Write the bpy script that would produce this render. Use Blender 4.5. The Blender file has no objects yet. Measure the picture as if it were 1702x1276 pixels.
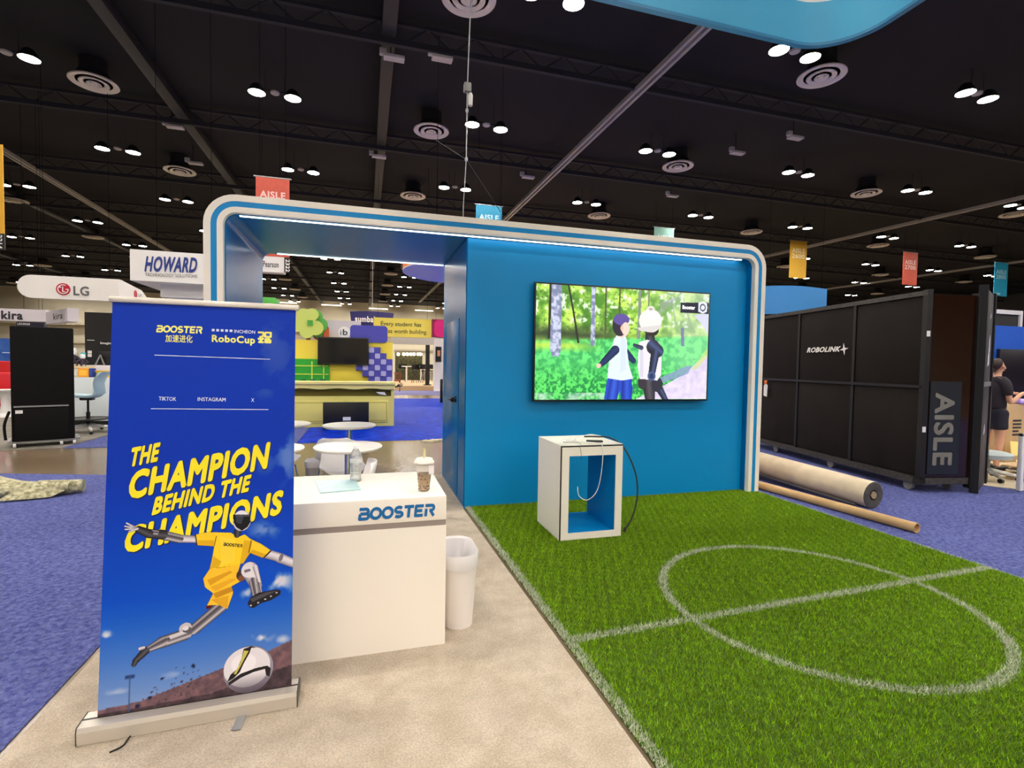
import bpy, bmesh, math, random
import numpy as np
from mathutils import Vector, Matrix

random.seed(7)
rng = np.random.default_rng(7)
SC = bpy.context.scene
COL = SC.collection

# ------------------------------------------------------------------ camera
CAM_H = 1.542
FPX = 842.0
_y, _p, _r = [math.radians(a) for a in (16.1227, -2.176, 0.9434)]
FW = Vector((math.sin(_y)*math.cos(_p), math.cos(_y)*math.cos(_p), math.sin(_p)))
_rt = Vector((math.cos(_y), -math.sin(_y), 0)); _up = _rt.cross(FW)
RT = _rt*math.cos(_r) + _up*math.sin(_r)
UP = _up*math.cos(_r) - _rt*math.sin(_r)
cam_d = bpy.data.cameras.new('camera'); cam = bpy.data.objects.new('camera', cam_d); COL.objects.link(cam)
cam_d.sensor_width = 36; cam_d.lens = FPX/1702*36; cam_d.clip_end = 400; cam_d.clip_start = 0.05
cam.matrix_world = Matrix(((RT.x, UP.x, -FW.x, 0), (RT.y, UP.y, -FW.y, 0), (RT.z, UP.z, -FW.z, CAM_H), (0, 0, 0, 1)))
SC.camera = cam

# ------------------------------------------------------------------ world, exposure
w = bpy.data.worlds.new('world'); SC.world = w; w.use_nodes = True
bg = w.node_tree.nodes['Background']; bg.inputs[0].default_value = (0.75, 0.8, 1, 1); bg.inputs[1].default_value = 0.05
SC.view_settings.view_transform = 'Standard'; SC.view_settings.look = 'None'
SC.view_settings.exposure = 1.2; SC.view_settings.gamma = 1.0; SC.view_settings.use_curve_mapping = False
LAMP = 112.0           # radiance of the hall floodlight lenses
LAMP_COL = (1.0, 0.93, 0.835)
LAMP_Z = 10.54

# ------------------------------------------------------------------ helpers: points
def ray(x, y): return FW + RT*((x-851)/FPX) - UP*((y-638)/FPX)
EYE = Vector((0, 0, CAM_H))
def at(x, y, Y):  d = ray(x, y); return EYE + d*(Y/d.y)
def atz(x, y, z=0.0): d = ray(x, y); return EYE + d*((z-CAM_H)/d.z)

# ------------------------------------------------------------------ helpers: materials
def lin(c):
    if isinstance(c, str): c = tuple(int(c[i:i+2], 16) for i in (0, 2, 4))
    if max(c) > 1.001: c = tuple(v/255 for v in c)
    return tuple((v/12.92 if v <= .04045 else ((v+.055)/1.055)**2.4) for v in c[:3])
MATS = {}
def M(name, col=(200, 200, 200), rough=.5, metal=0., noise=None, bump=None, emit=0., trans=0., alpha=1., col2=None, attr=None, spec=None, ior=None, grain=None):
    """procedural material; noise=(scale, amount) mixes col with col2 (or a darker col); bump=(scale, strength)"""
    if name in MATS: return MATS[name]
    m = bpy.data.materials.new(name); m.use_nodes = True; MATS[name] = m
    nt = m.node_tree; b = nt.nodes['Principled BSDF']; L = nt.links
    c = lin(col); src = None
    b.inputs['Base Color'].default_value = (*c, 1); b.inputs['Roughness'].default_value = rough
    b.inputs['Metallic'].default_value = metal; b.inputs['Transmission Weight'].default_value = trans; b.inputs['Alpha'].default_value = alpha
    if spec is not None: b.inputs['Specular IOR Level'].default_value = spec
    if ior: b.inputs['IOR'].default_value = ior
    tc = nt.nodes.new('ShaderNodeTexCoord')
    if attr:
        a = nt.nodes.new('ShaderNodeAttribute'); a.attribute_name = attr; src = a.outputs['Color']
    elif noise:
        n = nt.nodes.new('ShaderNodeTexNoise'); n.inputs['Scale'].default_value = noise[0]; n.inputs['Detail'].default_value = 6
        L.new(tc.outputs['Object'], n.inputs['Vector'])
        mx = nt.nodes.new('ShaderNodeMix'); mx.data_type = 'RGBA'
        rp = nt.nodes.new('ShaderNodeMapRange'); rp.inputs[1].default_value = .35; rp.inputs[2].default_value = .65
        rp.inputs[4].default_value = noise[1]
        L.new(n.outputs['Fac'], rp.inputs[0]); L.new(rp.outputs[0], mx.inputs[0])
        mx.inputs[6].default_value = (*c, 1); c2 = lin(col2) if col2 else tuple(v*.45 for v in c)
        mx.inputs[7].default_value = (*c2, 1); src = mx.outputs[2]
    if grain:                                            # fine pile or fibre variation: (scale, amount)
        g1 = nt.nodes.new('ShaderNodeTexNoise'); g1.inputs['Scale'].default_value = grain[0]; g1.inputs['Detail'].default_value = 3
        L.new(tc.outputs['Object'], g1.inputs['Vector'])
        g2 = nt.nodes.new('ShaderNodeMapRange'); g2.inputs[1].default_value = .3; g2.inputs[2].default_value = .7; g2.inputs[3].default_value = 1-grain[1]; g2.inputs[4].default_value = 1+grain[1]*.6
        L.new(g1.outputs['Fac'], g2.inputs[0]); g3 = nt.nodes.new('ShaderNodeMix'); g3.data_type = 'RGBA'; g3.blend_type = 'MULTIPLY'; g3.inputs[0].default_value = 1
        if src: L.new(src, g3.inputs[6])
        else: g3.inputs[6].default_value = (*c, 1)
        L.new(g2.outputs[0], g3.inputs[7]); src = g3.outputs[2]
    if src: L.new(src, b.inputs['Base Color'])
    if bump:
        n2 = nt.nodes.new('ShaderNodeTexNoise'); n2.inputs['Scale'].default_value = bump[0]; n2.inputs['Detail'].default_value = 4
        L.new(tc.outputs['Object'], n2.inputs['Vector'])
        bp = nt.nodes.new('ShaderNodeBump'); bp.inputs['Strength'].default_value = bump[1]; bp.inputs['Distance'].default_value = .02
        L.new(n2.outputs['Fac'], bp.inputs['Height']); L.new(bp.outputs[0], b.inputs['Normal'])
    if emit:
        b.inputs['Emission Strength'].default_value = emit
        b.inputs['Emission Color'].default_value = (*c, 1)
        if src: L.new(src, b.inputs['Emission Color'])
    return m

# ------------------------------------------------------------------ helpers: meshes
def frame(o, u, v=None, n=None):
    """matrix with local x=u, y=v, z=n at origin o"""
    u = Vector(u).normalized()
    if n is None: v = Vector(v).normalized(); n = u.cross(v)
    n = Vector(n).normalized()
    if v is None: v = n.cross(u)
    v = Vector(v).normalized(); o = Vector(o)
    return Matrix(((u.x, v.x, n.x, o.x), (u.y, v.y, n.y, o.y), (u.z, v.z, n.z, o.z), (0, 0, 0, 1)))
class B:
    def __init__(s): s.v = []; s.f = []; s.m = []
    def add(s, vs, fs, m=0, T=None):
        k = len(s.v)
        s.v += [tuple(T @ Vector(p)) if T else tuple(p) for p in vs]
        s.f += [tuple(i+k for i in f) for f in fs]; s.m += [m]*len(fs); return s
    def box(s, x0, x1, y0, y1, z0, z1, m=0, T=None, bev=0):
        if bev:
            bm = bmesh.new(); bmesh.ops.create_cube(bm, size=1)
            for q in bm.verts: q.co = ((x0+x1)/2+q.co.x*(x1-x0), (y0+y1)/2+q.co.y*(y1-y0), (z0+z1)/2+q.co.z*(z1-z0))
            bmesh.ops.bevel(bm, geom=bm.edges[:], offset=bev, segments=2, affect='EDGES', profile=.5)
            bm.verts.index_update()
            s.add([q.co[:] for q in bm.verts], [[q.index for q in f.verts] for f in bm.faces], m, T); bm.free(); return s
        vs = [(x, y, z) for x in (x0, x1) for y in (y0, y1) for z in (z0, z1)]
        return s.add(vs, [(0, 1, 3, 2), (4, 6, 7, 5), (0, 4, 5, 1), (2, 3, 7, 6), (0, 2, 6, 4), (1, 5, 7, 3)], m, T)
    def cyl(s, p0, p1, r0, r1=None, n=16, m=0, caps=True, T=None):
        r1 = r0 if r1 is None else r1; p0 = Vector(p0); p1 = Vector(p1); d = (p1-p0).normalized()
        a = d.orthogonal().normalized(); b = d.cross(a)
        vs = [tuple(p+(a*math.cos(t)+b*math.sin(t))*r) for p, r in ((p0, r0), (p1, r1)) for t in [2*math.pi*i/n for i in range(n)]]
        fs = [(i, (i+1) % n, n+(i+1) % n, n+i) for i in range(n)]
        if caps: fs += [tuple(range(n))[::-1], tuple(range(n, 2*n))]
        return s.add(vs, fs, m, T)
    def tube(s, pts, r, n=8, m=0, T=None, closed=False):
        P = [Vector(p) for p in pts]; k = len(P); vs = []; ref = None
        for i, p in enumerate(P):
            d = (P[(i+1) % k]-P[i-1]) if closed else (P[min(i+1, k-1)]-P[max(i-1, 0)])
            d.normalize()
            a = d.orthogonal().normalized() if ref is None else (ref-d*ref.dot(d)).normalized()
            ref = a; b = d.cross(a); rr = r[i] if isinstance(r, (list, tuple)) else r
            vs += [tuple(p+(a*math.cos(t)+b*math.sin(t))*rr) for t in [2*math.pi*j/n for j in range(n)]]
        fs = [(i*n+j, i*n+(j+1) % n, ((i+1) % k)*n+(j+1) % n, ((i+1) % k)*n+j) for i in range(k if closed else k-1) for j in range(n)]
        if not closed: fs += [tuple(range(n))[::-1], tuple(range((k-1)*n, k*n))]
        return s.add(vs, fs, m, T)
    def lathe(s, prof, c=(0, 0, 0), n=24, m=0, T=None, sx=1, sy=1):
        vs = [(c[0]+r*math.cos(t)*sx, c[1]+r*math.sin(t)*sy, c[2]+z) for r, z in prof for t in [2*math.pi*i/n for i in range(n)]]
        fs = [(k*n+i, k*n+(i+1) % n, (k+1)*n+(i+1) % n, (k+1)*n+i) for k in range(len(prof)-1) for i in range(n)]
        if prof[0][0] > 1e-4: fs.append(tuple(range(n))[::-1])
        if prof[-1][0] > 1e-4: fs.append(tuple(range((len(prof)-1)*n, len(prof)*n)))
        return s.add(vs, fs, m, T)
    def prism(s, poly, d0, d1, T=None, m=0):
        """poly in local xy, extruded along local z from d0 to d1"""
        n = len(poly); a = sum(poly[i][0]*poly[(i+1) % n][1]-poly[(i+1) % n][0]*poly[i][1] for i in range(n))
        if a < 0: poly = poly[::-1]
        vs = [(x, y, d0) for x, y in poly]+[(x, y, d1) for x, y in poly]
        fs = [tuple(range(n))[::-1], tuple(range(n, 2*n))]+[(i, (i+1) % n, n+(i+1) % n, n+i) for i in range(n)]
        return s.add(vs, fs, m, T)
    def done(s, name, mats, parent=None, smooth=40, local=False):
        me = bpy.data.meshes.new(name); me.from_pydata(s.v, [], s.f)
        if not isinstance(mats, (list, tuple)): mats = [mats]
        for q in mats: me.materials.append(q)
        if len(mats) > 1: me.polygons.foreach_set('material_index', s.m)
        bm = bmesh.new(); bm.from_mesh(me); bmesh.ops.recalc_face_normals(bm, faces=bm.faces[:]); bm.to_mesh(me); bm.free()
        if smooth:
            me.polygons.foreach_set('use_smooth', [True]*len(me.polygons)); me.set_sharp_from_angle(angle=math.radians(smooth))
        return link(name, me, parent, local)
def link(name, me, parent=None, local=False):
    o = bpy.data.objects.new(name, me); COL.objects.link(o)
    if parent:
        o.parent = parent
        if not local:
            q = parent; inv = Matrix()
            chain = []
            while q: chain.append(q); q = q.parent
            Mw = Matrix()
            for q in chain[::-1]: Mw = Mw @ q.matrix_parent_inverse @ q.matrix_basis
            o.matrix_parent_inverse = Mw.inverted()
    return o
def tag(o, label, cat, group=None, kind=None):
    if label: o['label'] = label
    if cat: o['category'] = cat
    if group: o['group'] = group
    if kind: o['kind'] = kind
    return o
def T(name, label, cat, loc=(0, 0, 0), rz=0, group=None, kind=None):
    o = bpy.data.objects.new(name, None); COL.objects.link(o); o.empty_display_size = .1
    o.location = loc; o.rotation_euler = (0, 0, rz); return tag(o, label, cat, group, kind)
def copy_tree(o, parent=None):
    c = o.copy(); COL.objects.link(c); c.parent = parent
    for ch in [q for q in bpy.data.objects if q.parent == o]: copy_tree(ch, c)
    return c
def kids(o): return [q for q in bpy.data.objects if q.parent == o]

# ------------------------------------------------------------------ helpers: lettering
def glyphs(s, bold=0., shear=0., ext=.001, spacing=1.0):
    c = bpy.data.curves.new('lettering', 'FONT'); c.body = s; c.extrude = .001; c.shear = shear; c.space_character = spacing
    c.resolution_u = 3
    o = bpy.data.objects.new('lettering', c); COL.objects.link(o); me = o.to_mesh()
    v = np.array([q.co[:] for q in me.vertices]); f = [tuple(p.vertices) for p in me.polygons]
    o.to_mesh_clear(); bpy.data.objects.remove(o); bpy.data.curves.remove(c)
    if bold:                                             # heavier strokes: the outline repeated around a small circle
        n = len(v); v0, f0_ = v, f; v = [v0]; f = list(f0_)
        for k in range(8):
            v.append(v0+np.array([bold*math.cos(k*math.pi/4), bold*math.sin(k*math.pi/4), 0])*1.0+np.stack([np.zeros(n), np.zeros(n), np.where(v0[:, 2] > 0, (k+1)*.001, 0)], 1)); f += [tuple(i+n*(k+1) for i in q) for q in f0_]
        v = np.concatenate(v)
    return v, f
def put_text(s, org, u, v, cap, mat, parent, width=None, bold=.0, shear=0., name='lettering', depth=.002, align='L', local=False, spacing=None):
    """letters with cap height `cap`; org = lower-left corner of the first letter; width fits the run"""
    V, F = glyphs(s, bold, shear, spacing=spacing or 1+bold*2.6); lo = V.min(0); hi = V.max(0)
    sy = cap/.72; sx = width/(hi[0]-lo[0]) if width else sy
    W = (hi[0]-lo[0])*sx; off = {'L': 0, 'C': -W/2, 'R': -W}[align]
    Tm = frame(org, u, v)
    b = B(); b.add([((p[0]-lo[0])*sx+off, p[1]*sy, depth*(1+.05*(p[2]*1000-1)) if p[2] > 0 else -.0005) for p in V], F, 0, Tm)
    return b.done(name, mat, parent, smooth=0, local=local)
def strokes(lines, w):
    """thick polylines -> list of convex polygons (segments and round joints)"""
    out = []
    for L in lines:
        for i in range(len(L)-1):
            a = Vector(L[i]); c = Vector(L[i+1]); d = (c-a)
            if d.length < 1e-6: continue
            d.normalize(); n = Vector((-d.y, d.x))*w/2
            out.append([tuple(a+n), tuple(c+n), tuple(c-n), tuple(a-n)])
            if i > 0: out.append([(a.x+math.cos(t)*w/2, a.y+math.sin(t)*w/2) for t in [k*math.pi/5 for k in range(10)]])
    return out
def arc(cx, cy, rx, ry, a0, a1, n=10): return [(cx+rx*math.cos(math.radians(a0+(a1-a0)*i/n)), cy+ry*math.sin(math.radians(a0+(a1-a0)*i/n))) for i in range(n+1)]
BOOSTER = [
    ('B', .98, [[(.0, .9), (.6, .9)]+arc(.6, .71, .19, .19, 90, -60, 6), [(.1, .52), (.64, .52)], [(.1, .52), (.08, .1), (.64, .1)]+arc(.64, .31, .21, .21, -90, 90, 8)]),
    ('O', 1.05, [arc(.5, .5, .42, .4, 0, 360, 24)]), ('O', 1.05, [arc(.5, .5, .42, .4, 0, 360, 24)]),
    ('S', .94, [arc(.45, .69, .32, .21, 35, 270, 10)+arc(.45, .3, .34, .2, 90, -145, 10)]),
    ('T', .96, [[(.0, .9), (.86, .9)], [(.43, .9), (.43, .0)]]),
    ('E', .97, [[(.8, .9), (.1, .9), (.1, .1), (.78, .1)], [(.1, .5), (.7, .5)]]),
    ('R', .9, [[(.0, .9), (.6, .9)]+arc(.6, .69, .2, .21, 90, -90, 8)+[(.4, .48)], [(.5, .48), (.84, .0)], [(.1, .62), (.1, .0)]])]
def put_booster(org, u, v, width, cap, mat, parent, shear=.1, name='lettering', depth=.003, w=.2):
    x = 0; b = B(); tot = sum(q[1] for q in BOOSTER)-.06; sx = width/(tot+shear); Tm = frame(org, u, v)
    for _, adv, ls in BOOSTER:
        for kk, poly in enumerate(strokes(ls, w)):
            b.prism([((px+x+py*shear)*sx, py*cap) for px, py in poly], -.0005, depth+kk*1e-5, Tm)
        x += adv
    return b.done(name, mat, parent, smooth=0)

# ------------------------------------------------------------------ helpers: printed pictures (colour per point of a fine grid)
def vnoise(h, w_, cells, seed=0, octaves=4):
    r = np.random.default_rng(seed); out = np.zeros((h, w_)); amp = 1; tot = 0
    for o in range(octaves):
        cy = max(2, int(cells*(2**o)*h/w_)+2); cx = max(2, cells*(2**o)+2); g = r.random((cy, cx))
        yy = np.linspace(0, cy-1.001, h); xx = np.linspace(0, cx-1.001, w_); y0 = yy.astype(int); x0 = xx.astype(int)
        fy = (yy-y0)[:, None]; fx = (xx-x0)[None]; fy = fy*fy*(3-2*fy); fx = fx*fx*(3-2*fx)
        out += amp*((g[y0][:, x0]*(1-fx)+g[y0][:, x0+1]*fx)*(1-fy)+(g[y0+1][:, x0]*(1-fx)+g[y0+1][:, x0+1]*fx)*fy); tot += amp; amp *= .5
    return out/tot
class Art:
    """canvas in picture units: x to the right 0..W, y down 0..H"""
    def __init__(s, W, H, nx, ny):
        s.W, s.H, s.nx, s.ny = W, H, nx, ny
        s.X, s.Y = np.meshgrid(np.linspace(0, W, nx), np.linspace(0, H, ny))
        s.rgb = np.zeros((ny, nx, 3)); s.a = np.zeros((ny, nx))
    def paint(s, mask, col, op=1.):
        mk = np.clip(mask, 0, 1)[..., None]*op; c = np.asarray(col, float)
        if c.ndim == 1: c = c[None, None]
        s.rgb = s.rgb*(1-mk)+c*mk; s.a = np.maximum(s.a, np.clip(mask, 0, 1)*op)
    def inpoly(s, pts):
        m = np.zeros((s.ny, s.nx), bool); n = len(pts)
        for i in range(n):
            x0, y0 = pts[i]; x1, y1 = pts[(i+1) % n]
            if y0 == y1: continue
            c = ((y0 > s.Y) != (y1 > s.Y)) & (s.X < (x1-x0)*(s.Y-y0)/(y1-y0)+x0); m ^= c
        return m.astype(float)
    def poly(s, pts, col, op=1.): s.paint(s.inpoly(pts), col, op)
    def ell(s, cx, cy, rx, ry, col, op=1., ang=0):
        c, d = math.cos(ang), math.sin(ang); X = (s.X-cx)*c+(s.Y-cy)*d; Y = -(s.X-cx)*d+(s.Y-cy)*c
        s.paint(((X/rx)**2+(Y/ry)**2 < 1).astype(float), col, op)
    def limb(s, p0, p1, r0, r1, ramp):
        """tapered bar with a colour ramp across it (list of (offset -1..1, rgb))"""
        p0 = np.array(p0, float); p1 = np.array(p1, float); d = p1-p0; L = max(np.hypot(*d), 1e-6); d = d/L
        t = np.clip(((s.X-p0[0])*d[0]+(s.Y-p0[1])*d[1])/L, 0, 1)
        qx = s.X-(p0[0]+d[0]*t*L); qy = s.Y-(p0[1]+d[1]*t*L); r = r0+(r1-r0)*t; dist = np.hypot(qx, qy)
        k = np.clip((qx*-d[1]+qy*d[0])/r, -1, 1); xs = [q[0] for q in ramp]
        col = np.stack([np.interp(k, xs, [q[1][c] for q in ramp]) for c in range(3)], -1)
        s.paint((dist < r).astype(float), col)
    def mesh(s, name, mat, Tm, parent, w, h, masked=False, z=0.):
        """grid of size w x h, upper-left corner at local (0, h)"""
        xs = np.linspace(0, w, s.nx); ys = np.linspace(h, 0, s.ny); gx, gy = np.meshgrid(xs, ys)
        P = np.stack([gx.ravel(), gy.ravel(), np.full(gx.size, z)], 1)
        R = np.array(Tm)[:3]; P = P @ R[:, :3].T+R[:, 3]
        idx = np.arange(s.nx*s.ny).reshape(s.ny, s.nx)
        F = np.stack([idx[1:, :-1], idx[1:, 1:], idx[:-1, 1:], idx[:-1, :-1]], -1).reshape(-1, 4)
        rgb = s.rgb.reshape(-1, 3)
        if masked:
            al = (s.a[1:, :-1]+s.a[1:, 1:]+s.a[:-1, 1:]+s.a[:-1, :-1]).ravel(); F = F[al >= 2]
            used = np.unique(F); mp = np.zeros(len(P), int); mp[used] = np.arange(len(used)); P = P[used]; rgb = rgb[used]; F = mp[F]
        me = bpy.data.meshes.new(name); me.vertices.add(len(P)); me.vertices.foreach_set('co', P.ravel())
        me.loops.add(F.size); me.loops.foreach_set('vertex_index', F.ravel().astype(np.int32))
        me.polygons.add(len(F)); me.polygons.foreach_set('loop_start', np.arange(0, F.size, 4, dtype=np.int32))
        me.update(calc_edges=True)
        c = rgb/255.; c = np.where(c <= .04045, c/12.92, ((c+.055)/1.055)**2.4)
        a = me.attributes.new('print', 'FLOAT_COLOR', 'POINT'); a.data.foreach_set('color', np.concatenate([c, np.ones((len(c), 1))], 1).astype(np.float32).ravel())
        me.materials.append(mat); return link(name, me, parent)

# ================================================================== materials
WHITE = M('white_laminate', (246, 238, 226), .4)
BLUE = M('booth_blue', (0, 142, 208), .4, spec=.3)
BLUE_GLOSS = M('booth_blue_gloss', (0, 116, 180), .22, spec=.06)
BLACK = M('black_plastic', (14, 13, 14), .4)
BLACKM = M('black_metal', (26, 25, 26), .45, .3)
CHROME = M('chrome', (200, 200, 205), .18, 1)
GREY = M('grey_metal', (150, 150, 152), .4, .4)
WPLAST = M('white_plastic', (236, 234, 234), .4)
DARKROOF = M('ceiling_black', (19, 19, 26), .9, noise=(.4, .5))
STEEL_DK = M('painted_dark_steel', (40, 40, 47), .8)
TRACK = M('track_aluminium', (168, 165, 160), .5)
SKIN = M('skin', (214, 160, 130), .55)

# ================================================================== setting
def struct(name, b, mats, smooth=40, parent=None): return tag(b.done(name, mats, parent, smooth), None, None, kind='structure' if not parent else None)
XL, XR, YB, YF, ZC = -62., 78., 88., -44., 11.4
floor = struct('floor', B().box(XL, XR, YF, YB, -.2, 0), M('polished_concrete', (128, 110, 88), .22, noise=(.7, .8), col2=(98, 84, 66)))
wall_back = struct('wall_back', B().box(XL, XR, YB, YB+.3, 0, ZC), M('back_wall_cream', (232, 222, 196), .7, noise=(.1, .25)))
struct('wall_left', B().box(XL-.3, XL, YF, YB, 0, ZC), MATS['back_wall_cream'])
struct('wall_right', B().box(XR, XR+.3, YF, YB, 0, ZC), M('side_wall_dark', (70, 68, 70), .7))
struct('wall_front', B().box(XL, XR, YF-.3, YF, 0, ZC), MATS['back_wall_cream'])
ceiling = struct('ceiling', B().box(XL, XR, YF, YB, ZC, ZC+.2), DARKROOF)
# a soffit band and ledge along the back wall, with its row of wall washers
B().box(XL, XR, YB-1.2, YB, 6.2, 6.6).done('ledge', M('soffit', (206, 196, 172), .7), wall_back)
B().box(XL, XR, YB-.4, YB, 3.6, 3.9).done('ledge', MATS['soffit'], wall_back)

for px, py in [(340, 494), (476, 503), (551, 507), (629, 513), (705, 516), (205, 486), (80, 478), (800, 521)]:
    q = at(px, py, YB-1.4); B().box(q.x-1.5, q.x+1.5, YB-1.5, YB-1.3, q.z-.06, q.z+.06).done('wall_washer', M('washer_lens', (255, 240, 214), .4, emit=2.2), wall_back)
# steel under the roof: cross beams, dark ducts and pale partition tracks
K = .9
for k, yy in enumerate([8.7, 16.9, 25.2, 33.5, 41.8, 50.1, 58.4, 66.7, 75, 83.3]):
    b = B(); y = yy*K
    b.box(XL, XR, y-.07, y+.07, LAMP_Z+.05, LAMP_Z+.22); b.box(XL, XR, y-.07, y+.07, LAMP_Z+.62, LAMP_Z+.72)
    for i in range(int((XR-XL)/1.4)):
        x = XL+i*1.4; b.cyl((x, y, LAMP_Z+.15), (x+.7, y, LAMP_Z+.66), .025, n=5); b.cyl((x+.7, y, LAMP_Z+.66), (x+1.4, y, LAMP_Z+.15), .025, n=5)
    tag(b.done('trim_%d' % (k+1), STEEL_DK, smooth=0), None, None, kind='structure')
for k, x in enumerate([-7.6, .65, -36, -22]):
    struct('trim_%d' % (k+11), B().box(x*K-.2, x*K+.2, YF+1, YB-1, LAMP_Z+.28, LAMP_Z+.6, bev=.04), M('duct_black', (36, 36, 42), .55))
for k, (x0, y0, x1, y1) in enumerate([(8.8, -2, 7.6, 76), (-15.0, 14, -16.8, 84), (34.2, 0, 28.2, 60), (52.5, 10, 46.5, 80)]):
    d = Vector((x1-x0, y1-y0, 0)).normalized(); n = Vector((d.y, -d.x, 0))
    b = B()
    for o in (-.1, .1):
        p0 = Vector((x0, y0, LAMP_Z))+n*o; L = math.hypot(x1-x0, y1-y0)
        b.box(0, L, -.05, .05, -.05, .1, T=frame(p0, d, n=(0, 0, 1)))
    struct('trim_%d' % (k+15), b, TRACK, smooth=0)

# ---------------- floodlights
LENS = M('lamp_lens', (255, 240, 212), .4, emit=LAMP)
_l = MATS['lamp_lens'].node_tree.nodes['Principled BSDF']; _l.inputs['Emission Color'].default_value = (*LAMP_COL, 1)
HOUS = M('lamp_housing', (30, 30, 33), .5)
def flood(parts=True):
    t = T('twin_floodlight', 'twin warm floodlight hanging under the black roof steel', 'ceiling light', group='twin floodlights in rows under the roof')
    bar = B().box(-.6, .6, -.025, .025, .12, .17); bar.cyl((-.3, 0, .15), (-.3, 0, ZC-LAMP_Z-.03), .012, n=6); bar.cyl((.3, 0, .15), (.3, 0, ZC-LAMP_Z-.03), .012, n=6)
    bar.done('crossbar', STEEL_DK, t, local=True)
    B().lathe([(0, .06), (.13, .06), (.15, .09), (.15, .12)], n=16).done('ballast_cover', M('pale_cover', (190, 185, 178), .6), t, local=True)
    for s in (-1, 1):
        h = B().lathe([(.06, .32), (.14, .27), (.24, .1), (.285, .0), (.265, .0), (.26, .03), (.0, .03)], (s*.56, 0, 0), 16).done('lamp_head', HOUS, t, local=True)
        B().lathe([(0, .012), (.258, .012), (.258, .022), (0, .022)], (s*.56, 0, 0), 14).done('lens', LENS, h, local=True)
    return t
f0 = flood(); n_l = 0
fx = [(-3.35+8.2*i)*K for i in range(-5, 9)]; fy = [(13.4+7.9*j)*K for j in range(-7, 11)]
def vis(x, y, z):
    d = Vector((x, y, z-CAM_H)); zz = d.dot(FW)
    if zz < .5: return False
    u = 851+FPX*d.dot(RT)/zz; v = 638-FPX*d.dot(UP)/zz
    return -60 < u < 1762 and -60 < v < 700
for j, y in enumerate(fy):
    for i, x in enumerate(fx):
        near = -25 < x < (46 if y > -12 else 28) and -42 < y < 22
        if not (near or vis(x, y, LAMP_Z)): continue
        if (i, j) in ((6, 12), (9, 11), (4, 13)): continue
        o = f0 if n_l == 0 else copy_tree(f0); n_l += 1
        o.location = (x, y, LAMP_Z); o.rotation_euler = (0, 0, random.uniform(-.06, .06))

# ---------------- round air diffusers
def diffuser():
    t = T('ceiling_diffuser', 'round white stepped air diffuser under the black roof', 'air vent', group='round air diffusers under the roof')
    mt = M('diffuser_white', (226, 219, 206), .6)
    B().lathe([(.50, .045), (.66, .0), (.69, .02), (.68, .06), (.50, .09), (.50, .045)], n=36).done('outer_ring', mt, t, local=True)
    B().lathe([(.28, .02), (.40, -.02), (.42, .0), (.41, .03), (.28, .07), (.28, .02)], n=30).done('middle_ring', mt, t, local=True)
    B().lathe([(0, -.03), (.07, -.03), (.09, .02), (.11, .02), (.19, -.03), (.21, -.01), (.12, .09), (0, .09)], n=24).done('core', mt, t, local=True)
    B().lathe([(.0, .1), (.5, .1), (.46, .3), (.40, .34), (.40, ZC-LAMP_Z-.13)], n=24).done('neck', M('vent_dark', (18, 18, 20), .9), t, local=True)
    return t
d0 = diffuser(); n_d = 0
for j, yy in enumerate([14.3, 22.7, 31.7, 41.2, 51.2, 60, 69, 78, 87]):
    for i in range(-4, 6):
        x = (2.7+12.4*i)*K; y = yy*K
        if not vis(x, y, LAMP_Z): continue
        o = d0 if n_d == 0 else copy_tree(d0); n_d += 1
        o.location = (x, y, LAMP_Z+.1)
# ---------------- small white boxes clamped under the beams
c0 = None
for (px, py) in [(291, 213), (655, 99), (630, 262), (1322, 231), (878, 296), (325, 283-10), (1118, 327), (1226, 256), (735, 100)]:
    p = atz(px, py, LAMP_Z-.05)
    if c0 is None:
        c0 = T('beam_junction_box', 'small pale junction box clamped under a dark roof beam', 'junction box', group='junction boxes on the roof beams')
        B().box(-.3, .3, -.14, .14, 0, .09, bev=.015).done('cover', M('pale_box', (196, 192, 188), .6), c0, local=True)
        B().box(-.42, -.22, -.1, .04, .06, .24, bev=.015).done('clamp', MATS['pale_box'], c0, local=True)
        B().cyl((-.1, 0, .08), (-.1, 0, ZC-LAMP_Z+.0), .02, n=6).done('hanger', STEEL_DK, c0, local=True); o = c0
    else: o = copy_tree(c0)
    o.location = p
# ---------------- chain hoist hanging over the arch
p = at(777, 140, 10.0); top = Vector((p.x+.12, p.y, ZC-.03))
t = T('chain_hoist', 'small chain hoist hanging on a wire above the blue arch', 'hoist', p)
B().tube([p, top], .012, 6).done('wire_rope', GREY, t)
B().box(p.x-.07, p.x+.07, p.y-.06, p.y+.06, p.z-.16, p.z+.02, bev=.02).done('motor_body', M('hoist_grey', (120, 118, 116), .5, .3), t)
B().lathe([(.02, -.42), (.045, -.4), (.05, -.2), (.03, -.16)], (p.x+.06, p.y, p.z), 10).done('chain_bag', M('pale_box'), t)
q = at(775, 265, 10.0); e = at(770, 345, 10.0)
B().tube([p+Vector((0, 0, -.14)), q], .012, 6).tube([q, e, e+Vector((0, 0, -.6))], .009, 6).done('lifting_chain', GREY, t)
B().lathe([(.0, -.05), (.03, -.03), (.03, .03), (0, .05)], q, 8).lathe([(.0, -.05), (.03, -.03), (.03, .03), (0, .05)], p+(q-p)*.35, 8).done('shackle', GREY, t)
for (px, py) in [(832, 352), (725, 233)]:
    b = at(px, py, 11.5); B().tube([q, b], .008, 5).done('bridle_wire', STEEL_DK, t)

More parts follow.
